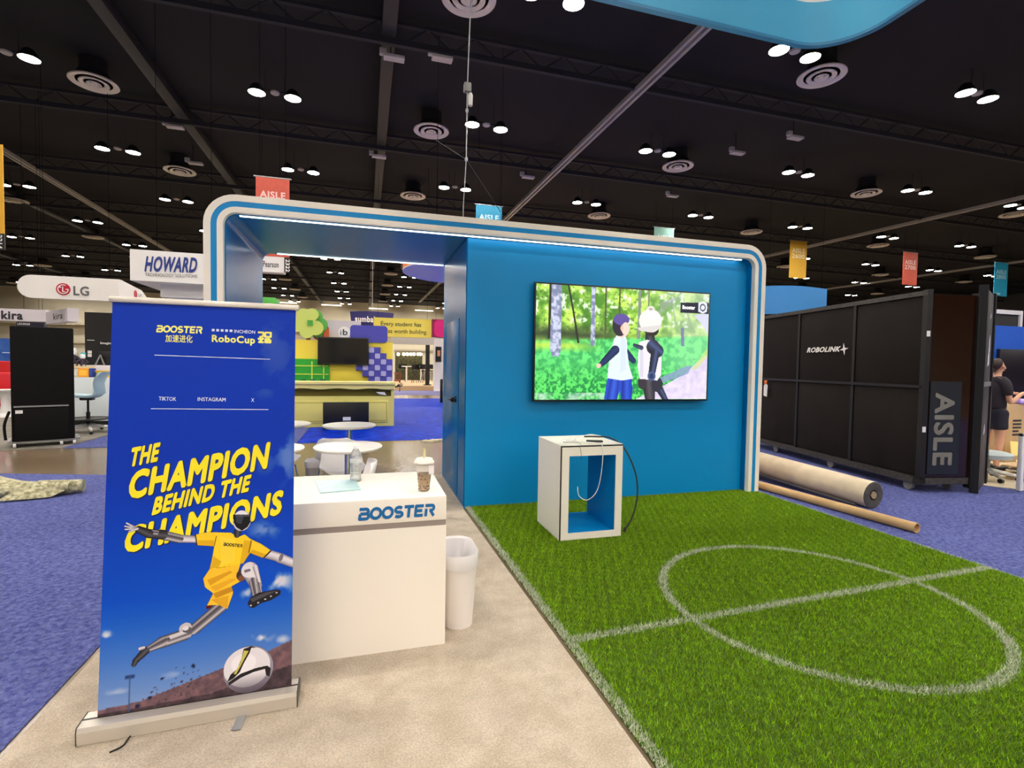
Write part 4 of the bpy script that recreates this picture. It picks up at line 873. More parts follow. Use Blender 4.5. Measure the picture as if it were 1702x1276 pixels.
put_text('sumbalo', at(590, 534, 38.95), RX, RZ, .42, SIGNW, sm, width=at(628, 534, 39).x-at(588, 534, 39).x, bold=.035); hang(sm, [(at(619, 520, 39.2).x, 39.15, zt)], WPLAST, .015)
# yellow sentence sign
t, x0, x1, z0, z1 = box_sign('yellow_sentence_sign', 'long yellow hanging sign reading Every student has', 621, 529, 717, 560, 26, .3, M('sign_yellow', (248, 226, 92), .6))
for s, xa, xb, yb in (('Every student has', 633, 700, 541.5), ('as worth building.', 645, 710, 554)):
    put_text(s, at(xa, yb-1, 25.99), RX, RZ, .21, M('sign_grey_ink', (70, 68, 52), .6), t, width=at(xb, yb, 26).x-at(xa, yb, 26).x, bold=.005)
t, x0, x1, z0, z1 = box_sign('magenta_sign', 'magenta rounded sign panel at the end of the yellow sign', 718.5, 531, 760, 560.5, 25.8, .3, M('sign_maroon', (150, 20, 70), .6))
B().prism(rround(x0+.1, x1, z0+.0, z1-.03, .25), 0, .02, XZ(25.8)).done('magenta_face', M('sign_magenta', (226, 20, 120), .6), t, smooth=0)
B().prism([(x0+.62, z0+.05), (x0+.68, z0+.55), (x0+.74, z0+.05)], 0, .02, XZ(25.78)).done('dark_figure', MATS['sign_maroon'], t, smooth=0)

# ================================================================== far lounge seen through the arch
pf = slab('lounge_platform', [(-.6, 29), (14, 29), (14, 40), (-.6, 40)], 0, .25, M('platform_tan', (214, 180, 140), .7), 'tan raised platform of the far lounge', 'platform')
def stand(name, label, px0, py0, px1, py1, Y, depth, mat, cat, z0=0.):
    x0, x1, _, z1 = rect(px0, py0, px1, py1, Y); o = tag(B().box(x0, x1, Y, Y+depth, z0, z1, bev=min(.02, depth/4)).done(name, mat), label, cat); return o
wl = T('white_lounge_wall', 'white upright wall panel with a black notice at the lounge entrance', 'wall panel', at(731, 640, 28))
x0, x1, z0, z1 = rect(722, 563, 760, 640, 28); B().box(x0, x1, 28, 28.2, 0, z1).done('panel', SIGNW, wl, smooth=0)
a0, a1, b0, b1 = rect(724, 576, 733.5, 601, 27.95); B().box(a0, a1, 27.93, 28.0, b0, b1).done('black_notice', BLACK, wl, smooth=0)
a0, a1, b0, b1 = rect(727, 582, 731.5, 592, 27.92); B().box(a0, a1, 27.92, 27.935, b0, b1).done('orange_print', M('print_orange', (226, 160, 110), .6), wl, smooth=0)
cl = T('black_column', 'slim black column beside the lounge wall panel', 'column', at(711, 636, 30)); x0, x1, z0, z1 = rect(707.5, 573, 714, 640, 30); B().box(x0, x1, 30, 30.2, .25, z1).done('shaft', BLACK, cl, smooth=0); B().box(x0-.1, x1+.1, 29.9, 30.3, .25, .3).done('foot', BLACK, cl, smooth=0)
fs_ = T('lounge_fascia', 'pale metal fascia beam over the far lounge', 'fascia', at(690, 570, 31)); x0, x1, z0, z1 = rect(650, 559, 726, 572, 31); B().box(x0, x1, 31, 31.3, z0, z1).done('beam', M('brushed_metal', (190, 188, 186), .35, .6), fs_, smooth=0)
for xx in (x0+.1, x1-.1): B().box(xx-.08, xx+.08, 31, 31.2, .25, z0).done('post', WPLAST, fs_, smooth=0)
bwp = T('green_plant_wall', 'dark planted wall with small round lamps behind the far lounge', 'plant wall', at(682, 600, 39)); x0, x1, z0, z1 = rect(657, 586, 702, 612, 39); B().box(x0, x1, 39, 39.3, .25, z1).done('backing', M('plant_dark', (48, 50, 36), .9, noise=(6, .8), col2=(96, 96, 60)), bwp, smooth=0)
for px in (662, 671, 677, 683, 688, 695, 699): q = at(px, 588.5, 38.95); B().lathe([(0, -.12), (.1, -.08), (.12, 0), (.1, .08), (0, .12)], q, 10).done('globe_lamp', M('globe', (255, 236, 200), .4, emit=3.), bwp)
def stool(label, px, py, Y, s=1., mat=None):
    x = at(px, py, Y).x; t = T('bar_stool', label, 'stool', (x, Y, .25), random.uniform(-.5, .5), group='black bar stools in the far lounge')
    m = mat or BLACK
    B().lathe([(0, .74), (.2, .74), (.22, .77), (.2, .8), (0, .8)], n=16).done('seat', m, t, local=True)
    b = B(); vs = [(.3*math.sin(a), .22*math.cos(a)-.02, z) for z in (.9, 1.22) for a in [-1.2+i*.3 for i in range(9)]]; vs += [(x_*.93, y_*.93, z) for x_, y_, z in vs]
    f_ = [(i, i+1, 10+i, 9+i) for i in range(8)]+[(18+i, 27+i, 28+i, 19+i) for i in range(8)]+[(9+i, 10+i, 28+i, 27+i) for i in range(8)]+[(i, 18+i, 19+i, i+1) for i in range(8)]
    b.add(vs, f_).done('backrest', m, t, local=True)
    for k in range(4): a = .785+k*1.571; B().cyl((.1*math.cos(a), .1*math.sin(a), .75), (.24*math.cos(a), .24*math.sin(a), 0), .018, n=6).done('leg', m, t, local=True)
    B().cyl((0, .2, .78), (0, .21, .95), .02, n=6).done('back_post', m, t, local=True)
    return t
for px, Y in [(669.5, 36), (690, 33.5), (705, 33.9), (716, 36), (701, 38)]: stool('black bar stool with curved back standing in the far lounge', px, 620, Y)
ht = T('high_table', 'long white high table between the black bar stools', 'table', (at(684, 620, 35).x, 35, .25))
x0 = at(668, 620, 35).x; x1 = at(707, 620, 35).x; B().box(x0, x1, 34.6, 35.4, 1.28, 1.34).done('table_top', WPLAST, ht, smooth=0)
for xx in (x0+.3, x1-.3): B().box(xx-.05, xx+.05, 34.9, 35.1, .25, 1.28).done('leg', WPLAST, ht, smooth=0)
ac = T('wire_armchair', 'brown wire armchair on the tan lounge platform', 'chair', (at(657, 625, 33).x, 33, .25)); x = ac.location.x
B().box(x-.32, x+.32, 32.7, 33.3, .38, .46, bev=.03).done('seat', M('wicker', (150, 70, 50), .7), ac); b = B()
for k in range(9): a = -1.4+k*.35; b.cyl((x+.34*math.sin(a), 33+.3*math.cos(a), .4), (x+.36*math.sin(a), 33+.32*math.cos(a), .85), .012, n=5)
b.tube([(x+.36*math.sin(-1.4+k*.175), 33+.32*math.cos(-1.4+k*.175), .86) for k in range(17)], .03, 6); b.done('backrest', M('wicker'), ac)
for sx in (-1, 1):
    for sy in (-1, 1): B().cyl((x+sx*.26, 33+sy*.24, .38), (x+sx*.3, 33+sy*.28, .25), .02, n=6).done('leg', BLACKM, ac)
rp = at(733.5, 664, 20.0); rl = T('rail_post', 'slim dark rail post at the edge of the blue film carpet', 'post', (rp.x, 20, .006)); B().box(rp.x-.05, rp.x+.05, 19.95, 20.05, .006, at(733, 630, 20).z, bev=.01).done('upright', BLACKM, rl); B().box(rp.x-.05, rp.x+.2, 19.96, 20.04, at(733, 631, 20).z, at(733, 629, 20).z).done('top_cap', WPLAST, rl, smooth=0)
sc_ = T('floor_scraps', 'pale crumpled scraps lying on the concrete by the blue film', 'scraps', atz(712, 732))
b = B()
for k in range(9): q = atz(702+k*4+random.uniform(-1, 1), 731+random.uniform(0, 4)); b.prism([(q.x-.06, q.y-.04), (q.x+.07, q.y-.03), (q.x+.03, q.y+.05)], .002, .002+random.uniform(.01, .05))
b.done('scraps', M('scrap_cream', (226, 214, 180), .8), sc_, smooth=0)

# ================================================================== left side
# rolled rug on the blue carpet
rug = T('rolled_rug', 'cream speckled rug rolled up on the blue aisle carpet', 'rug', (-3.6, 6.7, .006))
RUG = M('rug_cream', (214, 208, 172), .95, noise=(22, .9), col2=(120, 116, 84), bump=(40, 1.0)); RUGB = M('rug_back', (190, 190, 160), .9)
p0 = atz(138, 818, .01)
axis = Vector((-1, -.06, 0)).normalized(); nrm = Vector((axis.y, -axis.x, 0))
b = B(); n = 22; ns = 30; vs = []
for i in range(ns):
    s_ = i/(ns-1)*3.6; w_ = .10+.24*min(1, max(0, (s_-.05)/1.1))**1.3; hgt = .15+.2*min(1, max(0, (s_-.4)/.55))**1.4
    if s_ > 1.0: hgt += .02*math.sin(s_*4)
    for j in range(n):
        a = 2*math.pi*j/n; r1 = 1+.03*math.sin(3*a+s_*3)
        c = p0+axis*(s_+.10)-nrm*.0; q = c+nrm*(math.cos(a)*w_*r1)+Vector((0, 0, hgt/2+math.sin(a)*hgt/2*r1)); vs.append((q.x, q.y, max(.007, q.z)))
fs = [(i*n+j, i*n+(j+1) % n, (i+1)*n+(j+1) % n, (i+1)*n+j) for i in range(ns-1) for j in range(n)]+[tuple(range(n)), tuple(range((ns-1)*n, ns*n))[::-1]]
B().add(vs, fs).done('outer_wrap', RUG, rug, smooth=80)
sp = []
for k in range(60): a = k*.33; r = .018+.0038*k/1.6; sp.append(p0+axis*(-.0)+nrm*(r*math.cos(a)*.55)+Vector((0, 0, .085+r*math.sin(a)*.45)))
B().cyl(p0+axis*.4+Vector((0, 0, .083)), p0+axis*.0+Vector((0, 0, .078)), .078, .07, n=20).done('inner_roll', RUG, rug)
B().lathe([(.066, 0), (.066, .004), (.058, .004), (.058, .0)], n=20, T=frame(p0+Vector((.002, 0, .078)), nrm, (0, 0, 1))).lathe([(.04, 0), (.04, .004), (.032, .004), (.032, .0)], n=20, T=frame(p0+Vector((.002, 0, .078)), nrm, (0, 0, 1))).done('roll_end', RUGB, rug)
b = B(); c = p0+axis*.38-nrm*0
vs = [(p0+axis*a+Vector((0, -d, z)))[:] for a, d, z in [(.12, .10, .05), (.28, .13, .10), (.5, .14, .11), (.2, .20, .012), (.36, .24, .010), (.62, .27, .012)]]
vs2 = [(x, y, z+.008) for x, y, z in vs]; B().add(vs+vs2, [(0, 1, 4, 3), (1, 2, 5, 4), (6, 9, 10, 7), (7, 10, 11, 8), (0, 3, 9, 6), (3, 4, 10, 9), (4, 5, 11, 10), (5, 2, 8, 11), (2, 1, 7, 8), (1, 0, 6, 7)]).done('loose_flap', RUG, rug, smooth=0)

# black display case on casters
bcw, yb, zt = .84, -.02, at(72, 545, 10.62).z
bcp = (atz(33, 742, .02)+atz(114, 739, .02))/2
bc = T('black_display_case', 'tall black fabric display case on small white casters', 'display case', (bcp.x, bcp.y, .012), math.atan2(-bcp.x, bcp.y))
x0, x1 = -bcw/2, bcw/2; FAB = M('black_fabric', (18, 16, 16), .9, noise=(30, .3), spec=.2)
B().box(x0+.02, x1-.02, yb+.01, yb+.6, .10, zt, bev=.02).done('case_body', FAB, bc, local=True)
B().box(x0+.06, x1-.1, yb-.02, yb+.012, .12, .66, bev=.01).done('lower_panel', FAB, bc, local=True)
B().box(x0+.05, x1-.1, yb-.012, yb+.012, .68, .705).done('cross_bar', GREY, bc, smooth=0, local=True)
B().box(x0+.07, x0+.16, yb-.025, yb-.018, .58, .635).done('white_tag', WPLAST, bc, smooth=0, local=True)
for xx in (x0+.05, x1-.2, x1-.03):
    for yy in (yb+.05, yb+.52): B().cyl((xx-.02, yy, .04), (xx+.02, yy, .04), .04, n=12).box(xx-.015, xx+.015, yy-.02, yy+.02, .04, .10).done('caster', WPLAST, bc, local=True)
B().box(x0-.03, x1+.05, yb+.02, yb+.58, .08, .115).done('base_frame', GREY, bc, smooth=0, local=True)
B().tube(curve([(x0, yb, .62), (x0-.06, yb-.04, .4), (x0-.05, yb-.02, .15)]), .02, 6).done('fabric_strap', FAB, bc, local=True)

# white desk, swivel chair and black screen wall behind the banner
dk = T('white_desk', 'long white desk front behind the pale blue swivel chair', 'desk', (-5.2, 14.2, .012))
x0 = at(100, 665, 14.0).x; x1 = at(260, 665, 14.0).x; zt = at(160, 627, 14.0).z
B().box(x0, x1, 13.75, 14.5, .1, zt, bev=.01).done('desk_front', M('desk_white', (226, 234, 238), .4), dk); B().box(x0+.05, x1-.05, 13.8, 14.45, .012, .1).done('plinth', BLACK, dk, smooth=0)
B().box(at(157, 615, 14.2).x, x1, 14.2, 14.9, zt, at(170, 608, 14.2).z, bev=.01).done('raised_counter', M('desk_lilac', (222, 218, 226), .4), dk)
q = at(142, 618, 14.1)
for nm, lab, pa, pb, ya, yb2, col, cat in [('orange_box', 'orange carton standing on the long white desk', 130, 148, 612, 627, (240, 160, 30), 'box'), ('small_blue_box', 'small blue carton beside the orange carton on the desk', 148.5, 155, 612, 626, (30, 60, 150), 'box'), ('pale_box', 'pale printed carton beside the black display case', 112, 130, 613, 627, (200, 190, 180), 'box')]:
    a0, a1, b0, b1 = rect(pa, ya, pb, yb2, 14.05); tt = T(nm, lab, cat, ((a0+a1)/2, 14.15, zt)); B().box(a0, a1, 14.03, 14.18, zt, b1, bev=.008).done('carton', M(nm, col, .6), tt); B().box(a0+.03, a1-.03, 14.025, 14.031, zt+.04, b1-.04).done('printed_front', M(nm+'_print', tuple(min(255, v_+30) for v_ in col), .6), tt, smooth=0)
q = at(183, 617, 14.18); yl = T('yellow_bowl', 'yellow tray with rounded rim on the desk end', 'tray', (q.x, 13.97, zt)); B().lathe([(0, 0), (.12, 0), (.2, .16), (.19, .16), (.11, .02), (0, .02)], (q.x, 13.97, zt), 20).done('tray', M('tray_yellow', (248, 200, 30), .4), yl)
# black screen wall
x0, x1, z0, z1 = rect(141, 520, 232, 608, 16.5)
bs_ = T('black_screen_wall', 'black display wall with small white slogan behind the desk', 'display wall', ((x0+x1)/2, 16.6, .012)); B().box(x0, x1, 16.5, 16.7, .012, z1).done('wall_panel', M('black_wall', (18, 16, 16), .6), bs_, smooth=0)
put_text('Imagine. Build.', at(167, 571.5, 16.49), RX, RZ, .06, SIGNW, bs_, width=at(207, 570, 16.5).x-at(167, 570, 16.5).x, bold=.02); B().box(at(145, 565, 16.5).x, at(157, 565, 16.5).x, 16.49, 16.5, at(150, 565.6, 16.5).z, at(150, 564.8, 16.5).z).done('white_line', SIGNW, bs_, smooth=0)
for yy in (585, 590.5): q = at(149, yy, 16.49); B().box(q.x-.045, q.x+.045, 16.485, 16.5, q.z-.04, q.z+.04).done('white_icon', SIGNW, bs_, smooth=0)
a0, a1, b0, b1 = rect(162, 584, 196, 606, 15.6); mn = T('desk_monitor', 'dark monitor on an A-shaped stand before the black wall', 'monitor', ((a0+a1)/2, 15.6, zt)); B().box(a0, a1, 15.6, 15.65, b0+.05, b1, bev=.01).done('display', BLACK, mn); q = at(166, 606, 15.55)
B().cyl((q.x-.1, 15.55, at(160, 608, 14.2).z), (q.x, 15.58, b0+.25), .02, n=6).cyl((q.x+.1, 15.55, at(160, 608, 14.2).z), (q.x, 15.58, b0+.25), .02, n=6).done('stand', GREY, mn)
B().box(a0-.2, a1, 15.3, 15.9, .012, at(160, 608, 14.2).z).done('shelf', M('desk_lilac'), mn, smooth=0)
# helmeted toy figures
def toy_fig(label, px, py, Y, s):
    q = at(px, py, Y); t = T('toy_robot', label, 'toy', q)
    B().lathe([(0, 0), (.10*s, 0), (.13*s, .1*s), (.1*s, .26*s), (.04*s, .3*s), (0, .3*s)], q, 14).done('body', M('toy_dark', (50, 44, 60), .5), t)
    B().lathe([(0, .27*s), (.08*s, .3*s), (.1*s, .38*s), (.07*s, .46*s), (0, .48*s)], q, 14).done('head', WPLAST, t)
    for sx in (-1, 1): B().tube([(q.x+sx*.09*s, q.y, q.z+.24*s), (q.x+sx*.2*s, q.y-.04, q.z+.16*s), (q.x+sx*.14*s, q.y-.14*s, q.z+.1*s)], .035*s, 8).done('arm', M('toy_dark'), t)
    for sx in (-1, 1): B().lathe([(0, -.0), (.05*s, .01), (.05*s, .05*s), (0, .06*s)], (q.x+sx*.06*s, q.y-.06*s, q.z), 10).done('foot', WPLAST, t)
pl_top = at(128, 608, 15.0).z
pl = T('toy_shelf', 'pale shelf carrying toy robots behind the white desk', 'shelf', (at(128, 608, 15).x, 15, .012)); a0 = at(112, 608, 15).x; a1 = at(158, 608, 15).x; B().box(a0, a1, 14.8, 15.3, pl_top-.05, pl_top).done('shelf_board', M('shelf_tan', (226, 200, 150), .6), pl, smooth=0); B().box(a0+.05, a1-.05, 14.95, 15.2, .012, pl_top-.05).done('shelf_body', M('desk_lilac'), pl, smooth=0)
toy_fig('tall toy robot with white round head on the tan shelf', 120.5, 608, 15.0, .95); toy_fig('short toy robot with wide white cap on the tan shelf', 137.5, 608, 15.0, .62)
a0, a1, b0, b1 = rect(134, 586, 141, 593, 16.0); ts = T('teal_screen', 'small teal screen on a stalk behind the toy robots', 'screen', ((a0+a1)/2, 16, .012)); B().box(a0, a1, 16, 16.05, b0, b1).done('display', M('teal_screen', (40, 150, 160), .4, emit=.4), ts, smooth=0); B().box((a0+a1)/2-.03, (a0+a1)/2+.03, 16.01, 16.05, .012, b0).done('stalk', BLACK, ts, smooth=0)
# swivel chair
q = atz(147, 718, .012); sw = T('swivel_chair', 'pale blue swivel chair with white star base and foot ring', 'chair', (q.x, q.y, .012), 0)
PB = M('pale_blue_shell', (178, 208, 216), .4); zz = [(-.36, .74), (-.33, .765), (-.15, .75), (.05, .735), (.16, .75), (.22, .84), (.20, 1.0), (.235, 1.12), (.30, 1.22), (.33, 1.25)]; hw = [.16, .2, .22, .22, .21, .2, .2, .22, .23, .2]; vs = []; n = 9
for (xx, z), h_ in zip(zz, hw):
    for j in range(n): s_ = -1+2*j/(n-1); vs.append((xx-(.03*s_*s_ if z > .8 else 0), s_*h_, z+(.03*s_*s_ if z < .8 else 0)))
m_ = len(vs); vs += [(x+(.04 if i//n > 4 else 0), y, z-(.04 if i//n <= 5 else 0)) for i, (x, y, z) in enumerate(vs)]
fs = [f for k in range(len(zz)-1) for j in range(n-1) for f in ((k*n+j, k*n+j+1, (k+1)*n+j+1, (k+1)*n+j), (m_+k*n+j, m_+(k+1)*n+j, m_+(k+1)*n+j+1, m_+k*n+j+1))]
bd = list(range(n))+[k*n+n-1 for k in range(1, len(zz))]+[(len(zz)-1)*n+j for j in range(n-2, -1, -1)]+[k*n for k in range(len(zz)-2, 0, -1)]; fs += [(bd[i], m_+bd[i], m_+bd[(i+1) % len(bd)], bd[(i+1) % len(bd)]) for i in range(len(bd))]
B().add(vs, fs).done('seat_shell', PB, sw, smooth=60, local=True)
B().cyl((0, 0, .1), (0, 0, .42), .035, n=12).cyl((0, 0, .42), (0, 0, .7), .02, n=12).done('gas_lift', BLACKM, sw, local=True); B().box(-.12, .1, -.08, .08, .66, .72, bev=.02).done('mechanism', BLACK, sw, local=True)
B().tube([(.36*math.cos(a), .36*math.sin(a), .28) for a in [i*math.pi/12 for i in range(24)]], .018, 6, closed=True).cyl((-.36, 0, .28), (.36, 0, .28), .012, n=6).cyl((0, -.36, .28), (0, .36, .28), .012, n=6).lathe([(0, .265), (.3, .27), (.3, .285), (0, .29)], n=24).done('foot_ring', BLACK, sw, local=True)
for k in range(5):
    a = k*2*math.pi/5+.2; lg = B().tube([(0, 0, .14), (.2*math.cos(a), .2*math.sin(a), .12), (.44*math.cos(a), .44*math.sin(a), .075)], [.045, .035, .022], 8).done('base_leg', WPLAST, sw, local=True)
    B().cyl((.44*math.cos(a)-.02, .44*math.sin(a), .03), (.44*math.cos(a)+.02, .44*math.sin(a), .03), .03, n=10).done('caster', BLACK, lg, local=True)
# red sofa booth, pedestal table and blue picture panel
RED = M('sofa_red', (196, 20, 26), .7); x0 = at(-40, 650, 17).x; x1 = at(40, 650, 17).x
sf = T('red_sofa_booth', 'high-backed red sofa booth beside the black display case', 'sofa', ((x0+x1)/2, 17.3, .012))
B().box(x0, x1, 17.4, 17.7, .012, at(15, 600, 17.4).z, bev=.04).done('high_back', RED, sf); B().box(x0, x1, 16.7, 17.4, .2, .62, bev=.08).done('seat_cushion', RED, sf)
B().box(x0, x1, 17.2, 17.45, .6, 1.1, bev=.06).done('back_cushion', M('sofa_red_light', (214, 40, 52), .7), sf); B().box(x0, x1, 16.8, 17.3, .012, .2).done('plinth', M('plinth_orange', (230, 130, 80), .6), sf, smooth=0)
B().box(x0, x1, 17.3, 17.4, at(15, 630, 17.3).z, at(15, 626.5, 17.3).z).done('white_rail', WPLAST, sf, smooth=0)
q = atz(10, 692, .012); pt = T('pedestal_table', 'white pedestal table with flared foot before the red sofa', 'table', (q.x, q.y, .012)); zt2 = at(10, 648, q.y).z
B().lathe([(0, zt2-.04), (.34, zt2-.03), (.36, zt2), (0, zt2)], n=28).done('table_top', WPLAST, pt, local=True); B().lathe([(.28, 0), (.27, .03), (.12, .09), (.09, .3), (.1, zt2-.2), (.2, zt2-.04)], n=24).done('pedestal', WPLAST, pt, local=True)
x0, x1, z0, z1 = rect(-30, 562, 32, 600, 18.2); bp_ = T('blue_picture_panel', 'deep blue printed panel with pale text above the red sofa', 'display panel', ((x0+x1)/2, 18.2, .012)); B().box(x0, x1, 18.2, 18.3, .012, z1).done('panel', M('panel_blue', (34, 84, 170), .5, noise=(3, .7), col2=(70, 120, 200)), bp_, smooth=0)
B().box(at(17, 572, 18.2).x, at(27, 572, 18.2).x, 18.19, 18.2, at(20, 574, 18.2).z, at(20, 571, 18.2).z).box(at(4, 586, 18.2).x, at(26, 586, 18.2).x, 18.19, 18.2, at(20, 586.8, 18.2).z, at(20, 585.4, 18.2).z).done('pale_text_line', M('pale_blue_ink', (190, 210, 240), .6), bp_, smooth=0)
# kira sign, two faces
t, x0, x1, z0, z1 = box_sign('lilac_beam_sign', 'long lilac white beam sign with black kira lettering', -30, 513, 76, 533, 23, .4, M('sign_lilac', (214, 206, 214), .6))
put_text('kira', at(2, 529.5, 22.99), RX, RZ, .3, INK, t, width=at(38, 528, 23).x-at(2, 528, 23).x, bold=.035)
q = at(76, 525, 23); q2 = at(112, 527, 20.6); d = (q2-q); d.z = 0; L = d.length; d.normalize(); Tf = frame((q.x, 23.0, 0), d, (0, 0, 1))
z2 = at(94, 516, 22).z; z1_ = at(94, 537, 22).z; sd = B().box(0, L, z1_, z2, -.3, 0, T=Tf).done('side_beam', M('sign_lilac'), t, smooth=0); sq = at(90, 533, 22.0)
put_text('kira', Tf @ Vector((L*.38, z1_+.12, .004)), d, RZ, .24, INK, sd, width=L*.42, bold=.0)
# dark sign below and pale shelf sign
t, x0, x1, z0, z1 = box_sign('dark_lounge_sign', 'small dark sign reading LOUNGE under the lilac beam sign', 27, 534, 73, 545, 24, .2, M('sign_navy', (34, 34, 52), .6)); put_text('LOUNGE', at(29, 539.5, 23.99), RX, RZ, .08, SIGNW, t, width=at(50, 539, 24).x-at(29, 539, 24).x, bold=.03)
# LG sign: stadium ended band with a folded right end
Yl = 21.; x0, x1, z0, z1 = rect(38, 462, 205, 499, Yl); r = (z1-z0)/2
t = T('rounded_band_sign', 'white rounded hanging band sign with red LG logo', 'hanging sign', ((x0+x1)/2, Yl, z0))
B().prism([(x0+r+r*math.cos(a), z0+r+r*math.sin(a)) for a in [math.pi/2+i*math.pi/10 for i in range(11)]]+[(x1, z0), (x1, z1)], 0, .3, XZ(Yl)).done('front_band', SIGNW, t)
q = at(248, 488, 23.6); d = Vector((q.x-x1, 23.6-Yl, 0)); L = d.length; d.normalize(); Tf = frame((x1, Yl-.15, 0), d, (0, 0, 1))
zz1 = z1; B().prism([(0, z0), (0, z1), (L*.75, z1-.10), (L*.97, z1-.32), (L, z0+.1), (L*.98, z0)], -.3, .0, Tf).done('side_band', SIGNW, t, smooth=0)
LGR = M('logo_red', (190, 20, 52), .5); LGG = M('logo_grey', (98, 98, 100), .5); q = at(105, 480.5, Yl-.31); rr_ = (at(117, 480.5, Yl-.31)-q).length
B().lathe([(0, 0), (rr_, 0), (rr_, .01), (0, .01)], n=32, T=frame((q.x, Yl-.30, q.z), RX, RZ)).done('logo_disc', LGR, t); b = B()
for kk, poly in enumerate(strokes([arc(0, 0, .72, .72, 60, 360, 24)+[(.36, 0)], [(-.05, .45), (-.05, -.4), (.3, -.4)]], .13)): b.prism([(q.x+x*rr_, q.z+y*rr_) for x, y in poly], .012, .02+kk*2e-4, XZ(Yl-.30))
b.prism([(q.x+(-.42+.13*math.cos(a))*rr_, q.z+(.32+.13*math.sin(a))*rr_) for a in [k*.785 for k in range(8)]], .012, .02, XZ(Yl-.30)); b.done('logo_face_line', SIGNW, t, smooth=0)
put_text('LG', at(122, 490, Yl-.31), RX, RZ, at(130, 474, Yl-.3).z-at(130, 489, Yl-.3).z, LGG, t, width=at(148, 480, Yl-.3).x-at(122, 480, Yl-.3).x, bold=.025)
B().lathe([(0, 0), (.16, 0), (.16, .01), (0, .01)], n=20, T=frame(Tf @ Vector((L*.5, z0+.42, .002)), d, RZ)).done('small_logo_disc', LGR, t); put_text('LG', Tf @ Vector((L*.62, z0+.3, .004)), d, RZ, .2, LGG, t, width=.3, bold=.02); hang(t, [(x0+.6, Yl, z1), (x1-.4, Yl, z1)])
# HOWARD box sign
t, x0, x1, z0, z1 = box_sign('white_box_sign', 'white box sign reading HOWARD TECHNOLOGY SOLUTIONS beside the arch', 216, 418, 346, 469, 14.5, 2.2, SIGNW)
a = at(240, 450, 14.49); c = at(328, 452, 14.49); d = (c-a); put_text('HOWARD', a, d, RZ, .36, M('logo_navy', (28, 52, 130), .5), t, width=d.length, bold=.035, shear=.3)
a = at(241, 458.5, 14.49); c = at(328, 461.5, 14.49); d = (c-a); put_text('TECHNOLOGY SOLUTIONS', a, d, RZ, .08, M('sign_mid_ink', (110, 108, 108), .6), t, width=d.length)
B().box(x0+.5, x1+.3, 14.9, 16.6, z0-.32, z0).done('lower_tier', SIGNW, t, smooth=0)
# cream panels just under it
for k, (pa, pb, col, lab) in enumerate([(288, 307, (214, 196, 150), 'cream tall panel left of the dark slot under the white box sign'), (311, 330, (206, 188, 142), 'cream tall panel right of the dark slot under the white box sign'), (331, 346, (40, 90, 180), 'narrow blue tall panel next to the cream panels')]):
    x0, x1, z0, z1 = rect(pa, 482, pb, 500, 19); tt = T('tall_panel', lab, 'panel', ((x0+x1)/2, 19, 0)); B().box(x0, x1, 19, 19.3, 0, z1).done('board', M('tall_panel_%d' % k, col, .6), tt, smooth=0); B().box(x0, x1, 18.97, 19.0, z1-.08, z1).done('top_trim', SIGNW, tt, smooth=0)

# ================================================================== aisle banners
def aisle(label, px0, py0, px1, Y, col, num, Hm, first=True, cap=None, foot=False):
    x0 = at(px0, py0+20, Y).x; x1 = at(px1, py0+20, Y).x; z1 = at((px0+px1)/2, py0, Y).z; z0 = z1-Hm
    t = T('aisle_banner', label, 'hanging banner', ((x0+x1)/2, Y, z0), group='coloured aisle banners')
    B().box(x0, x1, Y, Y+.02, z0, z1).done('fabric', M('aisle_%d_%d_%d' % col, col, .7, noise=(9, .2)), t, smooth=0)
    B().cyl((x0-.05, Y+.01, z1), (x1+.05, Y+.01, z1), .02, n=8).done('top_bar', GREY, t)
    w_ = x1-x0; cp = w_*.21; m = M('aisle_ink_'+num, tuple(min(255, int(v_*.35+165)) for v_ in col), .7)
    zc = z1-Hm*.28 if cap is None else at((px0+px1)/2, cap, Y).z
    put_text('AISLE', (x0+w_*.12, Y-.001, zc), RX, RZ, cp, m, t, width=w_*.76, bold=.03)
    if num: put_text(num, (x0+w_*.12, Y-.001, zc-cp*1.25), RX, RZ, cp, m, t, width=w_*.76, bold=.03)
    if foot: B().box(x0+w_*.1, x0+w_*.5, Y-.004, Y, z0+.1, z0+.1+cp*.4).done('small_print', m, t, smooth=0)
    hang(t, [(x0+.1, Y+.01, z1), (x1-.1, Y+.01, z1)])
aisle('red aisle banner hanging behind the arch corner', 425, 295, 481, 15.5, (204, 88, 70), '2300', at(453, 295, 15.5).z-at(453, 426, 15.5).z, cap=329)
aisle('teal aisle banner rising behind the middle of the arch', 791, 341, 834, 21, (40, 140, 176), '2400', 2.6, cap=366)
aisle('pale green aisle banner rising behind the arch', 1087, 378, 1120, 27, (130, 182, 166), '2500', 2.6)
aisle('yellow aisle banner reading 2600 above the blue curved sign', 1313, 400, 1341, 29, (222, 172, 44), '2600', 2.6, cap=420)
aisle('red aisle banner reading 2700 above the black crate', 1501, 419, 1525, 27, (214, 88, 66), '2700', 2.3, cap=439)
aisle('blue aisle banner reading 2800 right of the black crate', 1653, 436, 1675, 25.5, (40, 172, 216), '2800', 2.4, cap=455, foot=True)
x1 = at(6, 330, 13).x; z1 = at(3, 240, 13).z; z0 = at(3, 388, 13).z; t = T('aisle_banner', 'amber aisle banner with black number tag above the lilac beam sign', 'hanging banner', (x1-.6, 13, z0-.4), group='coloured aisle banners')
B().box(x1-1.2, x1, 13, 13.02, z0, z1).done('fabric', M('aisle_amber', (226, 170, 40), .7), t, smooth=0); q0 = at(7.5, 400, 13).x; zb = at(4, 415, 13).z; B().box(x1-.5, q0, 13, 13.03, zb, z0).done('number_tag', BLACK, t, smooth=0)
